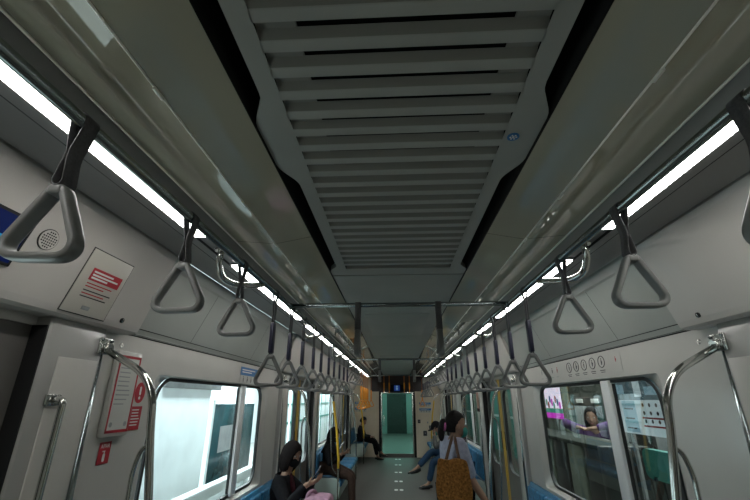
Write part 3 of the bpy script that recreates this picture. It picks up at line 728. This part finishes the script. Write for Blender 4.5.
def fuse(o, vs=.0062):
    rm = o.modifiers.new('fuse', 'REMESH'); rm.mode = 'VOXEL'; rm.voxel_size = vs; rm.use_smooth_shade = True
    bpy.context.view_layer.update()
    me = bpy.data.meshes.new_from_object(o.evaluated_get(bpy.context.evaluated_depsgraph_get()))
    b = bmesh.new(); b.from_mesh(me); seen = set(); best = []
    for v in b.verts:
        if v in seen: continue
        st = [v]; seen.add(v); isl = []
        while st:
            q = st.pop(); isl.append(q)
            for e in q.link_edges:
                w = e.other_vert(q)
                if w not in seen: seen.add(w); st.append(w)
        if len(isl) > len(best): best = isl
    keep = set(best); bmesh.ops.delete(b, geom=[v for v in b.verts if v not in keep], context='VERTS')
    bmesh.ops.smooth_vert(b, verts=b.verts[:], factor=.5, use_axis_x=True, use_axis_y=True, use_axis_z=True)
    for f in b.faces: f.smooth = True; f.material_index = 0
    b.to_mesh(me); b.free(); me.materials.clear(); me.materials.append(o.data.materials[0])
    o.modifiers.clear(); o.data = me
    return o

def person(loc, rz, P):
    """local frame: +y the way the body faces, z up, origin on the floor under the hips"""
    t = empty('person', loc, rz)
    sc = P.get('scale', 1.)
    hip = V(P['hip']); chest = V(P['chest']); neck = V(P['neck']); head = V(P['head'])
    sk = Sk()
    ih = sk.add(hip, (.115 * sc, .085 * sc)); iw = sk.add(hip.lerp(chest, .5), (.10 * sc, .07 * sc), ih); ic = sk.add(chest, (.105 * sc, .075 * sc), iw)
    inn = sk.add(neck, .05 * sc, ic); sk.add(head - V((0, 0, .03)), .05 * sc, inn)
    upper = Sk(); u0 = upper.add(hip + V((0, 0, -.01)), (.135 * sc, .115 * sc)); u1 = upper.add(hip.lerp(chest, .5), (.14 * sc, .108 * sc), u0); u2 = upper.add(chest, (.16 * sc, .125 * sc), u1); u3 = upper.add(neck - (neck - chest) * .16, .066 * sc, u2)
    lower = Sk(); l0 = lower.add(hip, (.135 * sc, .11 * sc))
    for sx, key in ((-1, 'L'), (1, 'R')):
        sw = P.get('shw', .165) * sc
        sh = chest + V((sx * sw, P.get('shy', {}).get(key, 0) if isinstance(P.get('shy'), dict) else 0, .065 * sc))
        h = P['hand' + key]; el, wr = ik(sh, h['p'], .27 * sc, .235 * sc, h.get('pole', (sx * .6, -.3, -1)))
        ia = sk.chain([sh, sh.lerp(el, .5), el, el.lerp(wr, .5), wr], [.046 * sc, .042 * sc, .038 * sc, .035 * sc, .026 * sc], ic)
        hand_pts(sk, ia, wr, h.get('d', (wr - el)), h.get('n', (0, 0, -1)), h.get('side', sx), h.get('curl', .6), sc)
        e = P.get('sleeve', 1.); ua = [sh, sh.lerp(el, .5), el]; ur = [.074 * sc, .066 * sc, .058 * sc]
        if e > .5: ua += [el.lerp(wr, .5), el.lerp(wr, e * .97)]; ur += [.048 * sc, .042 * sc]
        upper.chain(ua, ur, u2)
        f = P['foot' + key]; hj = hip + V((sx * .085 * sc, 0, -.02))
        kn, an = ik(hj, f['p'], .43 * sc, .41 * sc, f.get('pole', (0, 1, .5)))
        fd = V(f.get('d', (0, 1, -.1))).normalized()
        il = sk.chain([hj, hj.lerp(kn, .5), kn, kn.lerp(an, .4), an, an + fd * .10 * sc + V((0, 0, -.035)), an + fd * .17 * sc + V((0, 0, -.045))], [.085 * sc, .072 * sc, .052 * sc, .05 * sc, .034 * sc, (.036 * sc, .025 * sc), (.03 * sc, .018 * sc)], ih)
        lower.chain([hj, hj.lerp(kn, .5), kn, kn.lerp(an, .5), kn.lerp(an, P.get('hem', .9))], [.10 * sc, .092 * sc, .072 * sc, .064 * sc, .06 * sc], l0)
        m_ = MB(); T = Matrix.Translation(an + V((0, 0, -.03))) @ fd.to_track_quat('Y', 'Z').to_matrix().to_4x4()
        b = bmesh.new(); bmesh.ops.create_cube(b, size=1); bmesh.ops.bevel(b, geom=b.edges[:], offset=.22, segments=3, affect='EDGES')
        for v in b.verts: v.co = V((v.co.x * .092 * sc * (1 - .1 * v.co.y), v.co.y * .26 * sc + .065 * sc, v.co.z * (.085 if v.co.y < .1 else .065) * sc - .012 + (0 if v.co.z < 0 or v.co.y < .1 else -.012)))
        m_.merge(b, M[P.get('shoe', 'shoe')], True, T); m_.obj('shoe', t)
    body = MB(); body.merge(sk.bm(1), M['skin'], True)
    R = Euler(P.get('headrot', (0, 0, 0))).to_matrix().to_4x4(); HT = Matrix.Translation(head) @ R @ Matrix.Scale(sc, 4)
    body.merge(head_bm(HT), M['skin'], True)
    bo = fuse(body.obj('body', t))
    # eyes and mouth
    for sx in (-1, 1):
        m_ = MB(); m_.ell(HT @ V((sx * .031, .074, .008)), (.013, .010, .008), M['eye'], R.to_3x3(), 10, 8); ey = m_.obj('eye', t)
        m_ = MB(); m_.ell(HT @ V((sx * .031, .0825, .008)), (.006, .004, .006), M['iris'], R.to_3x3(), 8, 6); m_.obj('iris', ey)
    if not P.get('mask'):
        m_ = MB(); m_.ell(HT @ V((0, .088, -.058)), (.022, .008, .008), M['lip'], R.to_3x3(), 10, 8); m_.obj('mouth', t)
    else:
        b = bmesh.new(); bmesh.ops.create_uvsphere(b, u_segments=20, v_segments=14, radius=1)
        bmesh.ops.delete(b, geom=[v for v in b.verts if v.co.y < -.15], context='VERTS')
        for v in b.verts: v.co = V((v.co.x * .068, v.co.y * .058 + .052, v.co.z * .055 - .052))
        m_ = MB(); m_.merge(b, M[P['mask']], True, HT); m_.obj('face_mask', t)
    # upper clothing and lower clothing
    m_ = MB(); m_.merge(upper.bm(2), M[P['top']], True); m_.obj(P.get('topname', 'shirt'), t, fix=False)
    m_ = MB(); m_.merge(lower.bm(2), M[P['bottom']], True); m_.obj(P.get('bottomname', 'trousers'), t, fix=False)
    # hair / veil / cap
    hs = P.get('hair', 'hair')
    def capmesh(fn, m, name, thick=.006):
        b = bmesh.new(); bmesh.ops.create_uvsphere(b, u_segments=48, v_segments=36, radius=1)
        dele = []
        for v in b.verts:
            r = fn(v.co)
            if r is None: dele.append(v)
            else: v.co = r
        if dele: bmesh.ops.delete(b, geom=dele, context='VERTS')
        bmesh.ops.smooth_vert(b, verts=b.verts[:], factor=.5, use_axis_x=True, use_axis_y=True, use_axis_z=True)
        q = MB(); q.merge(b, m, True, HT); o = q.obj(name, t); so = o.modifiers.new('thick', 'SOLIDIFY'); so.thickness = thick; so.offset = -1; return o
    if hs == 'veil':
        def fn(c):
            x, y, z = c
            if y > 0 and (x / .62) ** 2 + ((z + .12) / .62) ** 2 < 1: return None
            k = 1 + .22 * max(0, -z); return V((x * .090 * k, y * .106 - .006, z * (.132 if z > 0 else .175)))
        capmesh(fn, M[P['veil']], 'veil')
        q = MB(); b = bmesh.new(); bmesh.ops.create_cone(b, cap_ends=False, segments=24, radius1=1, radius2=.42, depth=1)
        T = Matrix.Translation(neck.lerp(chest, .30)) @ Matrix.Diagonal((.19 * sc, .15 * sc, .19 * sc, 1)); q.merge(b, M[P['veil']], True, T); q.obj('veil_drape', t)
    elif hs == 'bob':
        def fn(c):
            x, y, z = c
            if y > 0 and (x / P.get('face', .60)) ** 2 + ((z + .30) / (P.get('face', .60) + .14)) ** 2 < 1: return None
            if z < -.93: return None
            k = 1 + .30 * max(0, -z); w_ = .008 * math.sin(math.atan2(x, y) * 17) * max(0, .4 - z)
            return V((x * .096 * k + w_ * x, y * .112 * (1 + .12 * max(0, -z)) - .010 + w_ * y, z * (.130 if z > 0 else .205)))
        capmesh(fn, M[P['veil']], 'hair')
    else:
        def fn(c):
            x, y, z = c
            if y > .05 and z < .44 - .5 * max(0, .5 - y) * 2: return None
            if y > -.1 and abs(x) > .8 and z < -.15: return None
            if z < -.50: return None
            return V((x * .085, y * .103 - .008, z * .130 + .002))
        capmesh(fn, M['hair'], 'hair')
        if P.get('bun'):
            q = MB(); q.ell(HT @ V((0, -.115, .0)), (.048, .04, .05), M['hair']); q.ell(HT @ V((0, -.14, -.07)), (.03, .03, .07), M['hair']); q.obj('ponytail', t)
            q = MB(); q.tube([HT @ V((.04 * math.cos(a), -.108 - .004, .04 * math.sin(a) - .004)) for a in [2 * PI * i / 16 for i in range(16)]], .013, M['magenta_cloth'], 8, True); q.obj('hair_tie', t)
    if P.get('cap'):
        def fn(c):
            x, y, z = c
            if z < .05: return None
            return V((x * .094, y * .114, z * .135 + .02))
        q = capmesh(fn, M['blackcloth'], 'cap')
        q = MB(); q.prism([(.08 * math.cos(a), .085 + .10 * math.sin(a)) for a in [PI * i / 12 for i in range(13)]], 'z', .028, .036, M['blackcloth']); o = q.obj('cap_brim', t); o.matrix_local = HT
    return t, HT
M['magenta_cloth'] = mat('hair_tie_pink', (.45, .10, .28), .7, noise=.5, nscale=60)

LEFT, RIGHT = -PI / 2, PI / 2     # facing +x / facing -x
# 1 woman with phone, near left bench.  local +y = world +x, local +x = world -y
p1, _ = person((-1.12, 4.20, 0), LEFT, dict(scale=.93, hip=(0, 0, .62), chest=(0, .02, .83), neck=(0, .05, .96), head=(0, .09, 1.115), headrot=(-.34, 0, -.5),
    handL=dict(p=(.10, .32, .90), d=(.5, .75, .25), n=(.4, 0, .8), curl=.9, pole=(-.6, -.2, -1)), handR=dict(p=(.25, .29, .90), d=(-.2, .9, .25), n=(-.4, 0, .8), curl=.9, pole=(.7, -.2, -1)),
    footL=dict(p=(-.09, .39, .09)), footR=dict(p=(.10, .39, .09)), mask='maskblack', hair='bob', veil='brownveil', top='blackcloth', topname='jacket', bottom='blackcloth'))
tag(p1, 'seated person with dark hair and black mask looking at a phone, pink bag on lap', 'person')
m_ = MB(); m_.ell((0, .112, .86), (.055, .02, .10), M['maroon'], Matrix.Rotation(.25, 3, 'X')); m_.obj('inner_top', p1)
# phone and bag (held / resting: their own things)
ph = empty('phone', (-.75, 4.02, .985)); ph.rotation_euler = (.5, -.9, -.5)
m_ = MB(); m_.box((-.037, -.075, -.005), (.037, .075, .005), M['phone'], .004); m_.obj('phone_body', ph); m_ = MB(); m_.box((-.033, -.07, .0052), (.033, .07, .0058), M['screen']); m_.obj('phone_screen', ph)
tag(ph, 'dark phone held up by the seated person with the pink bag', 'phone')
bg = empty('pink_bag', (-.71, 3.96, .60))
b = bmesh.new(); bmesh.ops.create_cube(b, size=1); bmesh.ops.subdivide_edges(b, edges=b.edges[:], cuts=5, use_grid_fill=True)
for v in b.verts:
    n = v.co.copy(); v.co = V((n.x * .26 * (1 - .25 * abs(n.z)), n.y * .34 * (1 - .35 * max(0, n.z + .2)), n.z * .25)) + V((.012 * math.sin(n.z * 25 + n.y * 9), .01 * math.sin(n.x * 22 + n.z * 10), .012 * math.sin(n.y * 20 + n.x * 13)))
    q = v.co.normalized(); v.co = v.co.lerp(q * .16, .35)
m_ = MB(); m_.merge(b, M['pinkbag'], True); o = m_.obj('bag_body', bg); o.location = (0, 0, .10); sd = o.modifiers.new('s', 'SUBSURF'); sd.levels = sd.render_levels = 1
m_ = MB(); m_.tube(rounded([V((-.10, -.06, .18)), V((-.09, -.06, .25)), V((-.04, -.01, .265)), V((-.02, .04, .2))], .06), .014, M['pinkbag'], 10); m_.obj('bag_handle', bg)
tag(bg, 'pale pink cloth bag on the lap of the seated person with the phone', 'bag')

# 2 person in black reading a pale phone, start of middle left bench
p2, _ = person((-1.13, 7.12, 0), LEFT, dict(scale=.94, hip=(0, 0, .62), chest=(0, .0, .82), neck=(0, .02, .93), head=(0, .07, 1.065), headrot=(-.45, 0, -.25),
    handL=dict(p=(.06, .26, .80), d=(.3, .8, .3), n=(.4, 0, .8), curl=.8), handR=dict(p=(.20, .22, .80), d=(-.1, .9, .3), n=(-.4, 0, .8), curl=.8),
    footL=dict(p=(-.09, .37, .09)), footR=dict(p=(.12, .41, .09)), mask='maskblack', hair='veil', veil='blackcloth', top='blackcloth', topname='robe', bottom='brownskirt', bottomname='skirt'))
tag(p2, 'seated person in a black veil reading a pale phone beside the yellow grab rail', 'person')
ph = empty('phone', (-.90, 6.98, .93)); ph.rotation_euler = (.4, -1.0, -.5)
m_ = MB(); m_.box((-.04, -.08, -.005), (.04, .08, .005), M['phonewhite'], .004); m_.obj('phone_body', ph); m_ = MB(); m_.box((-.035, -.074, .0052), (.035, .074, .0058), M['phoneglow']); m_.obj('phone_screen', ph)
tag(ph, 'pale phone held by the seated person in the black veil', 'phone')

# 3 far person on the short left bench, legs crossed
p3, _ = person((-1.06, 12.45, 0), LEFT, dict(scale=.95, hip=(0, 0, .62), chest=(0, .0, .80), neck=(0, .03, .90), head=(0, .08, 1.03), headrot=(-.5, 0, 0),
    handL=dict(p=(-.05, .30, .62), d=(.3, .8, 0)), handR=dict(p=(.12, .30, .62), d=(-.3, .8, 0)),
    footL=dict(p=(-.06, .48, .10)), footR=dict(p=(.0, .60, .20), d=(0, 1, -.2)), hair='short', top='blackcloth', topname='jacket', bottom='blackcloth'))
tag(p3, 'person in dark clothes slumped on the short bench beside the end wall', 'person')

# 4 standing woman, seen from her right side/back
p4, _ = person((.46, 3.80, 0), LEFT + .22, dict(scale=.93, hip=(0, -.01, .87), chest=(0, .0, 1.185), neck=(0, .02, 1.295), head=(0, .035, 1.395), headrot=(-.05, 0, -.12),
    handL=dict(p=(-.24, .14, .80), d=(0, .1, -1), n=(.8, 0, 0), curl=.4, pole=(-.3, -1, 0)), handR=dict(p=(.20, .19, .825), d=(0, .12, -1), n=(-.8, 0, 0), curl=.5, pole=(.1, -1, 0)),
    footL=dict(p=(-.10, .05, .09)), footR=dict(p=(.11, -.05, .09)), mask='maskteal', hair='short', bun=True, top='shirt', sleeve=.45, shw=.18, bottom='blackcloth'))
tag(p4, 'standing passenger in a lilac grey shirt with tied hair and a brown tote', 'person')
tb = empty('tote_bag', (.41, 3.52, .875)); tb.rotation_euler = (0, 0, -.1)
b = bmesh.new(); bmesh.ops.create_cube(b, size=1); bmesh.ops.subdivide_edges(b, edges=b.edges[:], cuts=6, use_grid_fill=True)
for v in b.verts:
    n = v.co.copy(); k = 1 - .30 * max(0, n.z + .1)
    v.co = V((n.x * .275 * k * (1 - .12 * (2 * n.z) ** 4 * (n.z < 0)), n.y * .11 * (1 - .6 * (n.z + .5)) * (1 - 1.2 * n.x * n.x), n.z * .30)) + V((0, .006 * math.sin(n.x * 28 + n.z * 12), .008 * math.sin(n.x * 9)))
m_ = MB(); m_.merge(b, M['tan'], True); o = m_.obj('bag_body', tb); o.location = (0, 0, .14); sd = o.modifiers.new('s', 'SUBSURF'); sd.levels = sd.render_levels = 1
for sx in (-1, 1):
    m_ = MB(); m_.sweep(rounded([V((sx * .06, .0, .25)), V((sx * .03 + .01, .05, .36)), V((.02 + sx * .012, .085, .43)), V((.03 + sx * .012, .14, .45))], .05), [(-.012, -.002), (.012, -.002), (.012, .002), (-.012, .002)], M['straptan'], False, V((0, 1, .3))); m_.obj('bag_strap', tb)
tag(tb, 'brown woven tote bag on the shoulder of the standing passenger', 'bag')

# 5 man in cap and jeans, legs crossed, middle right bench
p5, _ = person((1.08, 8.70, 0), RIGHT, dict(scale=1., hip=(0, 0, .62), chest=(0, .14, .83), neck=(0, .22, .95), head=(0, .30, 1.06), headrot=(-.35, 0, .3),
    handL=dict(p=(-.10, .36, .96), d=(.2, .1, 1), n=(0, -.8, 0), curl=.8, pole=(-.3, .6, -1)), handR=dict(p=(.1, .46, .58), d=(-.3, .8, 0)),
    footL=dict(p=(.05, .50, .09)), footR=dict(p=(-.02, .72, .37), d=(-.2, 1, -.2)), mask='maskteal', hair='short', cap=True, top='greycloth', bottom='jeans'))
tag(p5, 'seated person in a black cap, teal mask and crossed blue jeans', 'person')
# 6 brown-veiled passenger near the middle right grab rail
p6, _ = person((1.075, 7.12, 0), RIGHT, dict(scale=.86, hip=(0, 0, .64), chest=(0, .02, .77), neck=(0, .04, .86), head=(0, .06, .985), headrot=(-.3, 0, .35),
    handL=dict(p=(-.1, .28, .60), d=(.3, .8, 0)), handR=dict(p=(.1, .28, .60), d=(-.3, .8, 0)),
    footL=dict(p=(-.09, .26, .09)), footR=dict(p=(.1, .26, .09)), hair='veil', veil='veil2', top='pinktop', bottom='jeans'))
tag(p6, 'seated person in a brown veil and pink top behind the standing passenger', 'person')

# ------------------------------------------------------------------ platforms outside
m_ = MB(); m_.box((-6, -3, -.2), (-1.55, 22, -.05), M['platfloor']); struct(m_.obj('floor_platform_left'))
m_ = MB(); m_.box((1.55, -3, -.2), (7, 22, -.05), M['platfloor']); struct(m_.obj('floor_platform_right'))
m_ = MB(); m_.box((-6.1, -3, -.2), (-6, 22, 3.6), M['platwhite']); struct(m_.obj('wall_platform_left'))
m_ = MB(); m_.box((7, -3, -.2), (7.1, 22, 3.6), M['platgreen']); struct(m_.obj('wall_platform_right'))
m_ = MB(); m_.box((-6, -3, 3.5), (-1.6, 22, 3.6), M['platgrey']); m_.box((1.6, -3, 3.5), (7, 22, 3.6), M['platgrey']); struct(m_.obj('ceiling_platform'))

# left: white screen wall, teal glazed gates, low rails
sw = empty('screen_panel', (-2.0, 0, 0)); m_ = MB(); m_.box((-.06, 1.9, -.05), (.0, 4.42, 1.72), M['platwhite'], .01); m_.obj('panel_face', sw); m_ = MB(); m_.box((-.06, 3.45, 1.70), (.02, 4.62, 1.90), M['platgrey'], .01); m_.obj('top_beam', sw)
tag(sw, 'tall white platform screen panel outside the near left window', 'platform screen')
tg = empty('platform_gate', (-2.02, 0, 0)); m_ = MB(); m_.box((-.03, 4.58, .70), (.0, 5.9, 1.56), M['platteal'], .01); m_.obj('gate_glass', tg)
m_ = MB(); m_.box((-.035, 4.52, -.05), (.012, 4.575, 1.60), M['platwhite']); m_.box((-.035, 4.52, -.05), (.012, 5.9, .70), M['platwhite']); m_.obj('gate_frame', tg)
m_ = MB(); m_.box((.002, 4.80, 1.05), (.006, 5.22, 1.32), M['platgrey']); m_.obj('gate_notice', tg)
tag(tg, 'dark teal glazed platform gate outside the left window with a grey notice', 'platform gate')
m_ = MB(); m_.box((-1.74, 1.2, .80), (-1.66, 6.5, .90), M['platwhite'], .015)
for y in (1.6, 3.2, 4.8, 6.3): m_.box((-1.72, y, -.05), (-1.68, y + .05, .80), M['platwhite'])
o = m_.obj('platform_rail'); tag(o, 'low white platform rail along the bottom of the left window', 'rail')
for k, y in enumerate((7.0, 8.7, 10.4, 12.1, 13.8, 15.5)):
    m_ = MB(); m_.box((-2.28, y, -.05), (-2.2, y + 1.55, 2.3), M['platwhite'], .01); m_.box((-2.2, y + .1, .3), (-2.19, y + .16, 2.2), M['teal']); m_.box((-2.2, y + .8, .3), (-2.19, y + .86, 2.2), M['mint']); m_.box((-2.2, y, 1.15), (-2.19, y + 1.55, 1.19), M['teal']); m_.box((-2.2, y, 1.5), (-2.19, y + 1.55, 1.53), M['teal'])
    o = m_.obj('platform_screen'); tag(o, 'pale mint platform screen outside the left doors, %s one beyond the teal gate' % ordw[k], 'platform screen', 'platform screens on the left')

# right: counter with dark fronts, advert screen, attendant, poster, teal bench
ct = empty('platform_counter', (1.75, 0, 0))
m_ = MB(); m_.box((.0, 4.0, 1.18), (.42, 6.5, 1.22), M['counter'], .01); m_.obj('counter_top', ct)
yy = 4.0
for i in range(6):
    m_ = MB(); m_.box((.03, yy + .02, -.05), (.40, yy + .36, 1.18), M['platgreen' if i % 2 else 'platdark'], .012); m_.obj('counter_front', ct); yy += .4
m_ = MB(); m_.box((.0, 3.92, -.05), (.42, 4.0, 1.22), M['platdark'], .01); m_.obj('counter_end', ct)
tag(ct, 'dark fronted platform counter with a grey top outside the right window', 'counter')
ad = empty('advert_screen', (2.22, 6.16, 0))
m_ = MB(); m_.box((.0, -.32, .9), (.1, .32, 2.1), M['platgreen'], .01); m_.box((.02, -.28, -.05), (.08, .28, .9), M['platgreen'], .01); m_.obj('screen_stand', ad)
m_ = MB(); m_.box((-.012, -.30, 1.36), (-.0, .30, 1.43), M['magenta']); m_.box((-.012, -.30, 1.43), (0, .30, 1.49), M['adgreen']); m_.box((-.012, -.30, 1.49), (0, .30, 1.98), M['adwhite'])
for k in range(8):
    m_.ell((-.013, -.25 + .07 * k, 1.53 + .04 * (k % 3)), (.002, .035, .05), M[('magenta', 'blue', 'red', 'adgreen')[k % 4]], None, 10, 6)
m_.box((-.014, -.1, 1.9), (-.012, .3, 1.92), M['blue'])
m_.obj('screen_face', ad)
tag(ad, 'bright advert screen with a magenta band outside the right window', 'screen')
p7, _ = person((2.50, 5.56, 0), PI / 2 + .85, dict(scale=.98, hip=(0, 0, .86), chest=(0, .06, 1.16), neck=(0, .10, 1.28), head=(0, .14, 1.40), headrot=(-.15, 0, .1),
    handL=dict(p=(-.08, .34, 1.285), d=(.8, .4, 0), n=(0, 0, -1), curl=.4, pole=(-1, -.2, .35)), handR=dict(p=(.12, .34, 1.285), d=(-.8, .4, 0), n=(0, 0, -1), curl=.4, pole=(1, -.2, .35)),
    footL=dict(p=(-.1, .0, .05)), footR=dict(p=(.1, .0, .05)), hair='bob', veil='hair', face=.78, top='purple', bottom='greycloth'))
tag(p7, 'person in purple leaning on the platform counter outside the right window', 'person')
bd = empty('platform_cabinet', (3.3, 4.6, 0)); m_ = MB(); m_.box((0, 0, -.05), (.3, 3.6, 1.65), M['platdark'], .02); m_.obj('cabinet_body', bd)
for i in range(6):
    m_ = MB(); m_.box((-.012, .1 + i * .58, .8), (0, .58 + i * .58, 1.5), M['platgrey' if i % 2 else 'platdark'], .004); m_.obj('cabinet_door', bd)
    m_ = MB(); m_.box((-.02, .2 + i * .58, 1.55), (-.0, .45 + i * .58, 1.62), M['white'], .003); m_.obj('cabinet_label', bd)
tag(bd, 'dark cabinet with pale labels behind the purple clothed person', 'cabinet')
lm = MB(); lm.box((1.8, 4.1, 1.74), (1.92, 4.55, 1.80), M['platdark'], .01); lm.box((1.82, 4.15, 1.732), (1.90, 4.5, 1.74), M['white'])
lm.cyl((1.86, 4.3, 1.8), (1.86, 4.3, 3.5), .012, M['platdark'], 8); o = lm.obj('platform_lamp_box'); lm2 = None; tag(o, 'dark lamp box hanging outside at the top of the right window', 'lamp')
# information poster seen through the near part of the right window
fr = frame((1.565, 2.85, 1.50), (0, -1, 0), (0, 0, 1)); po = empty('information_poster'); po.matrix_world = fr
m_ = MB(); m_.box((-.28, -.11, -.004), (.50, .30, 0), M['posterlite']); m_.obj('poster_sheet', po)
m_ = MB(); m_.box((-.28, .10, .0005), (.50, .30, .002), M['postertop']); m_.box((-.25, .14, .002), (-.16, .2, .003), M['posterblue']); m_.box((-.04, .12, .002), (.04, .28, .003), M['posterlite']); m_.box((.08, .13, .002), (.3, .18, .003), M['posterblue']); m_.obj('poster_photo', po)
m_ = MB(); m_.box((-.22, -.10, .0005), (-.06, .095, .0015), M['posterblue'])
for z in (-.08, -.02, .04): m_.box((-.20, z, .0016), (-.09, z + .009, .002), M['ink'])
for z, c in ((-.012, 'red'), (-.06, 'red')): m_.box((.0, z, .0016), (.22, z + .010, .002), M[c])
for i in range(3):
    for j in range(3): m_.prism([(.03 + .07 * i + .012 * math.cos(2 * PI * k / 10), .07 - .048 * j + .012 * math.sin(2 * PI * k / 10)) for k in range(10)], 'z', .0016, .002, M['ink'])
m_.obj('poster_print', po)
m_ = MB(); m_.box((-.40, -.5, -.012), (-.29, .30, -.002), M['maroon']); m_.obj('poster_side_panel', po)
m_ = MB()
for x in (-.2, .4): m_.box((x, -1.55, -.022), (x + .03, .30, -.006), M['platgrey'])
m_.obj('poster_post', po)
tag(po, 'pale information poster with red bars and photo top outside the right window', 'poster')
tbn = empty('platform_bench', (2.05, 2.75, 0)); m_ = MB(); m_.prism(rr(0, 1.0, 1.1, 1.22, .06, 5), 'x', 0, .06, M['teal']); m_.obj('bench_back', tbn); m_ = MB(); m_.box((-.35, 0, .55), (.06, 1.1, .62), M['teal'], .02); m_.obj('bench_seat_board', tbn)
for y in (.1, .95):
    m_ = MB(); m_.box((-.2, y, -.05), (-.1, y + .05, .55), M['platdark']); m_.obj('leg', tbn)
    m_ = MB(); m_.box((.0, y, .6), (.05, y + .05, 1.02), M['platdark']); m_.obj('back_post', tbn)
tag(tbn, 'teal platform bench outside the near end of the right window', 'bench')
m_ = MB(); m_.box((2.6, 1.2, -.05), (2.7, 4.1, 1.0), M['platgrey'], .01); m_.box((2.55, 1.2, 1.0), (2.75, 4.1, 1.08), M['platwhite'], .01)
o = m_.obj('platform_barrier'); tag(o, 'grey platform barrier with a pale top rail behind the teal bench', 'barrier')
for k, y in enumerate((8.6, 10.6, 12.6, 14.6)):
    m_ = MB(); m_.box((2.6, y, -.05), (2.68, y + 1.8, 2.4), M['platgreen'], .01); m_.box((2.59, y + .3, .4), (2.6, y + 1.4, 2.0), M['teal']); m_.box((2.585, y + .32, 1.2), (2.6, y + 1.38, 1.25), M['platwhite'])
    o = m_.obj('platform_screen'); tag(o, 'green grey platform screen outside the right doors, %s one beyond the advert screen' % ordw[k], 'platform screen', 'platform screens on the right')

# ------------------------------------------------------------------ lights
def area(name, loc, rot, sx, sy, power, col):
    l = bpy.data.lights.new(name, 'AREA'); l.shape = 'RECTANGLE'; l.size = sx; l.size_y = sy; l.energy = power; l.color = col
    o = bpy.data.objects.new(name, l); C.objects.link(o); o.location = loc; o.rotation_euler = rot; return o
area('platform_light_left', (-4.0, 8, 3.45), (0, math.radians(0), 0), 1.6, 18, 1700, (.86, .96, 1))
area('platform_light_gap', (-1.72, 8.5, 3.2), (0, math.radians(20), 0), .2, 17, 800, (.86, .96, 1))  # added fill above the gap, lights the platform faces towards the train
area('next_carriage_light', (0, Y1 + 4, 2.2), (0, 0, 0), .8, 6, 14, (.8, 1, .95))
area('platform_light_right_gap', (1.7, 8.5, 3.3), (0, math.radians(-25), 0), .2, 15, 130, (.9, 1, .95))  # added fill, front light for the counter side, not a station fixture
area('platform_light_right', (3.2, 5, 3.45), (0, 0, 0), 1.2, 10, 260, (.9, 1, .95))

w = bpy.data.worlds.new('World'); bpy.context.scene.world = w; w.use_nodes = True
w.node_tree.nodes['Background'].inputs[0].default_value = (.5, .55, .55, 1); w.node_tree.nodes['Background'].inputs[1].default_value = .04

# ------------------------------------------------------------------ camera
cam = bpy.data.cameras.new('camera'); co = bpy.data.objects.new('camera', cam); C.objects.link(co)
cam.sensor_width = 36; cam.lens = 395 * 36 / 750; cam.clip_start = .02
co.location = (-.025, 0, 1.6); co.rotation_euler = (math.radians(90 + 20.794), 0, math.radians(2.845))
sc_ = bpy.context.scene; sc_.camera = co
sc_.view_settings.view_transform = 'Standard'; sc_.view_settings.look = 'None'; sc_.view_settings.exposure = 0
sc_.cycles.use_denoising = True
sc_.cycles.max_bounces = 10; sc_.cycles.transparent_max_bounces = 12; sc_.cycles.sample_clamp_indirect = 6
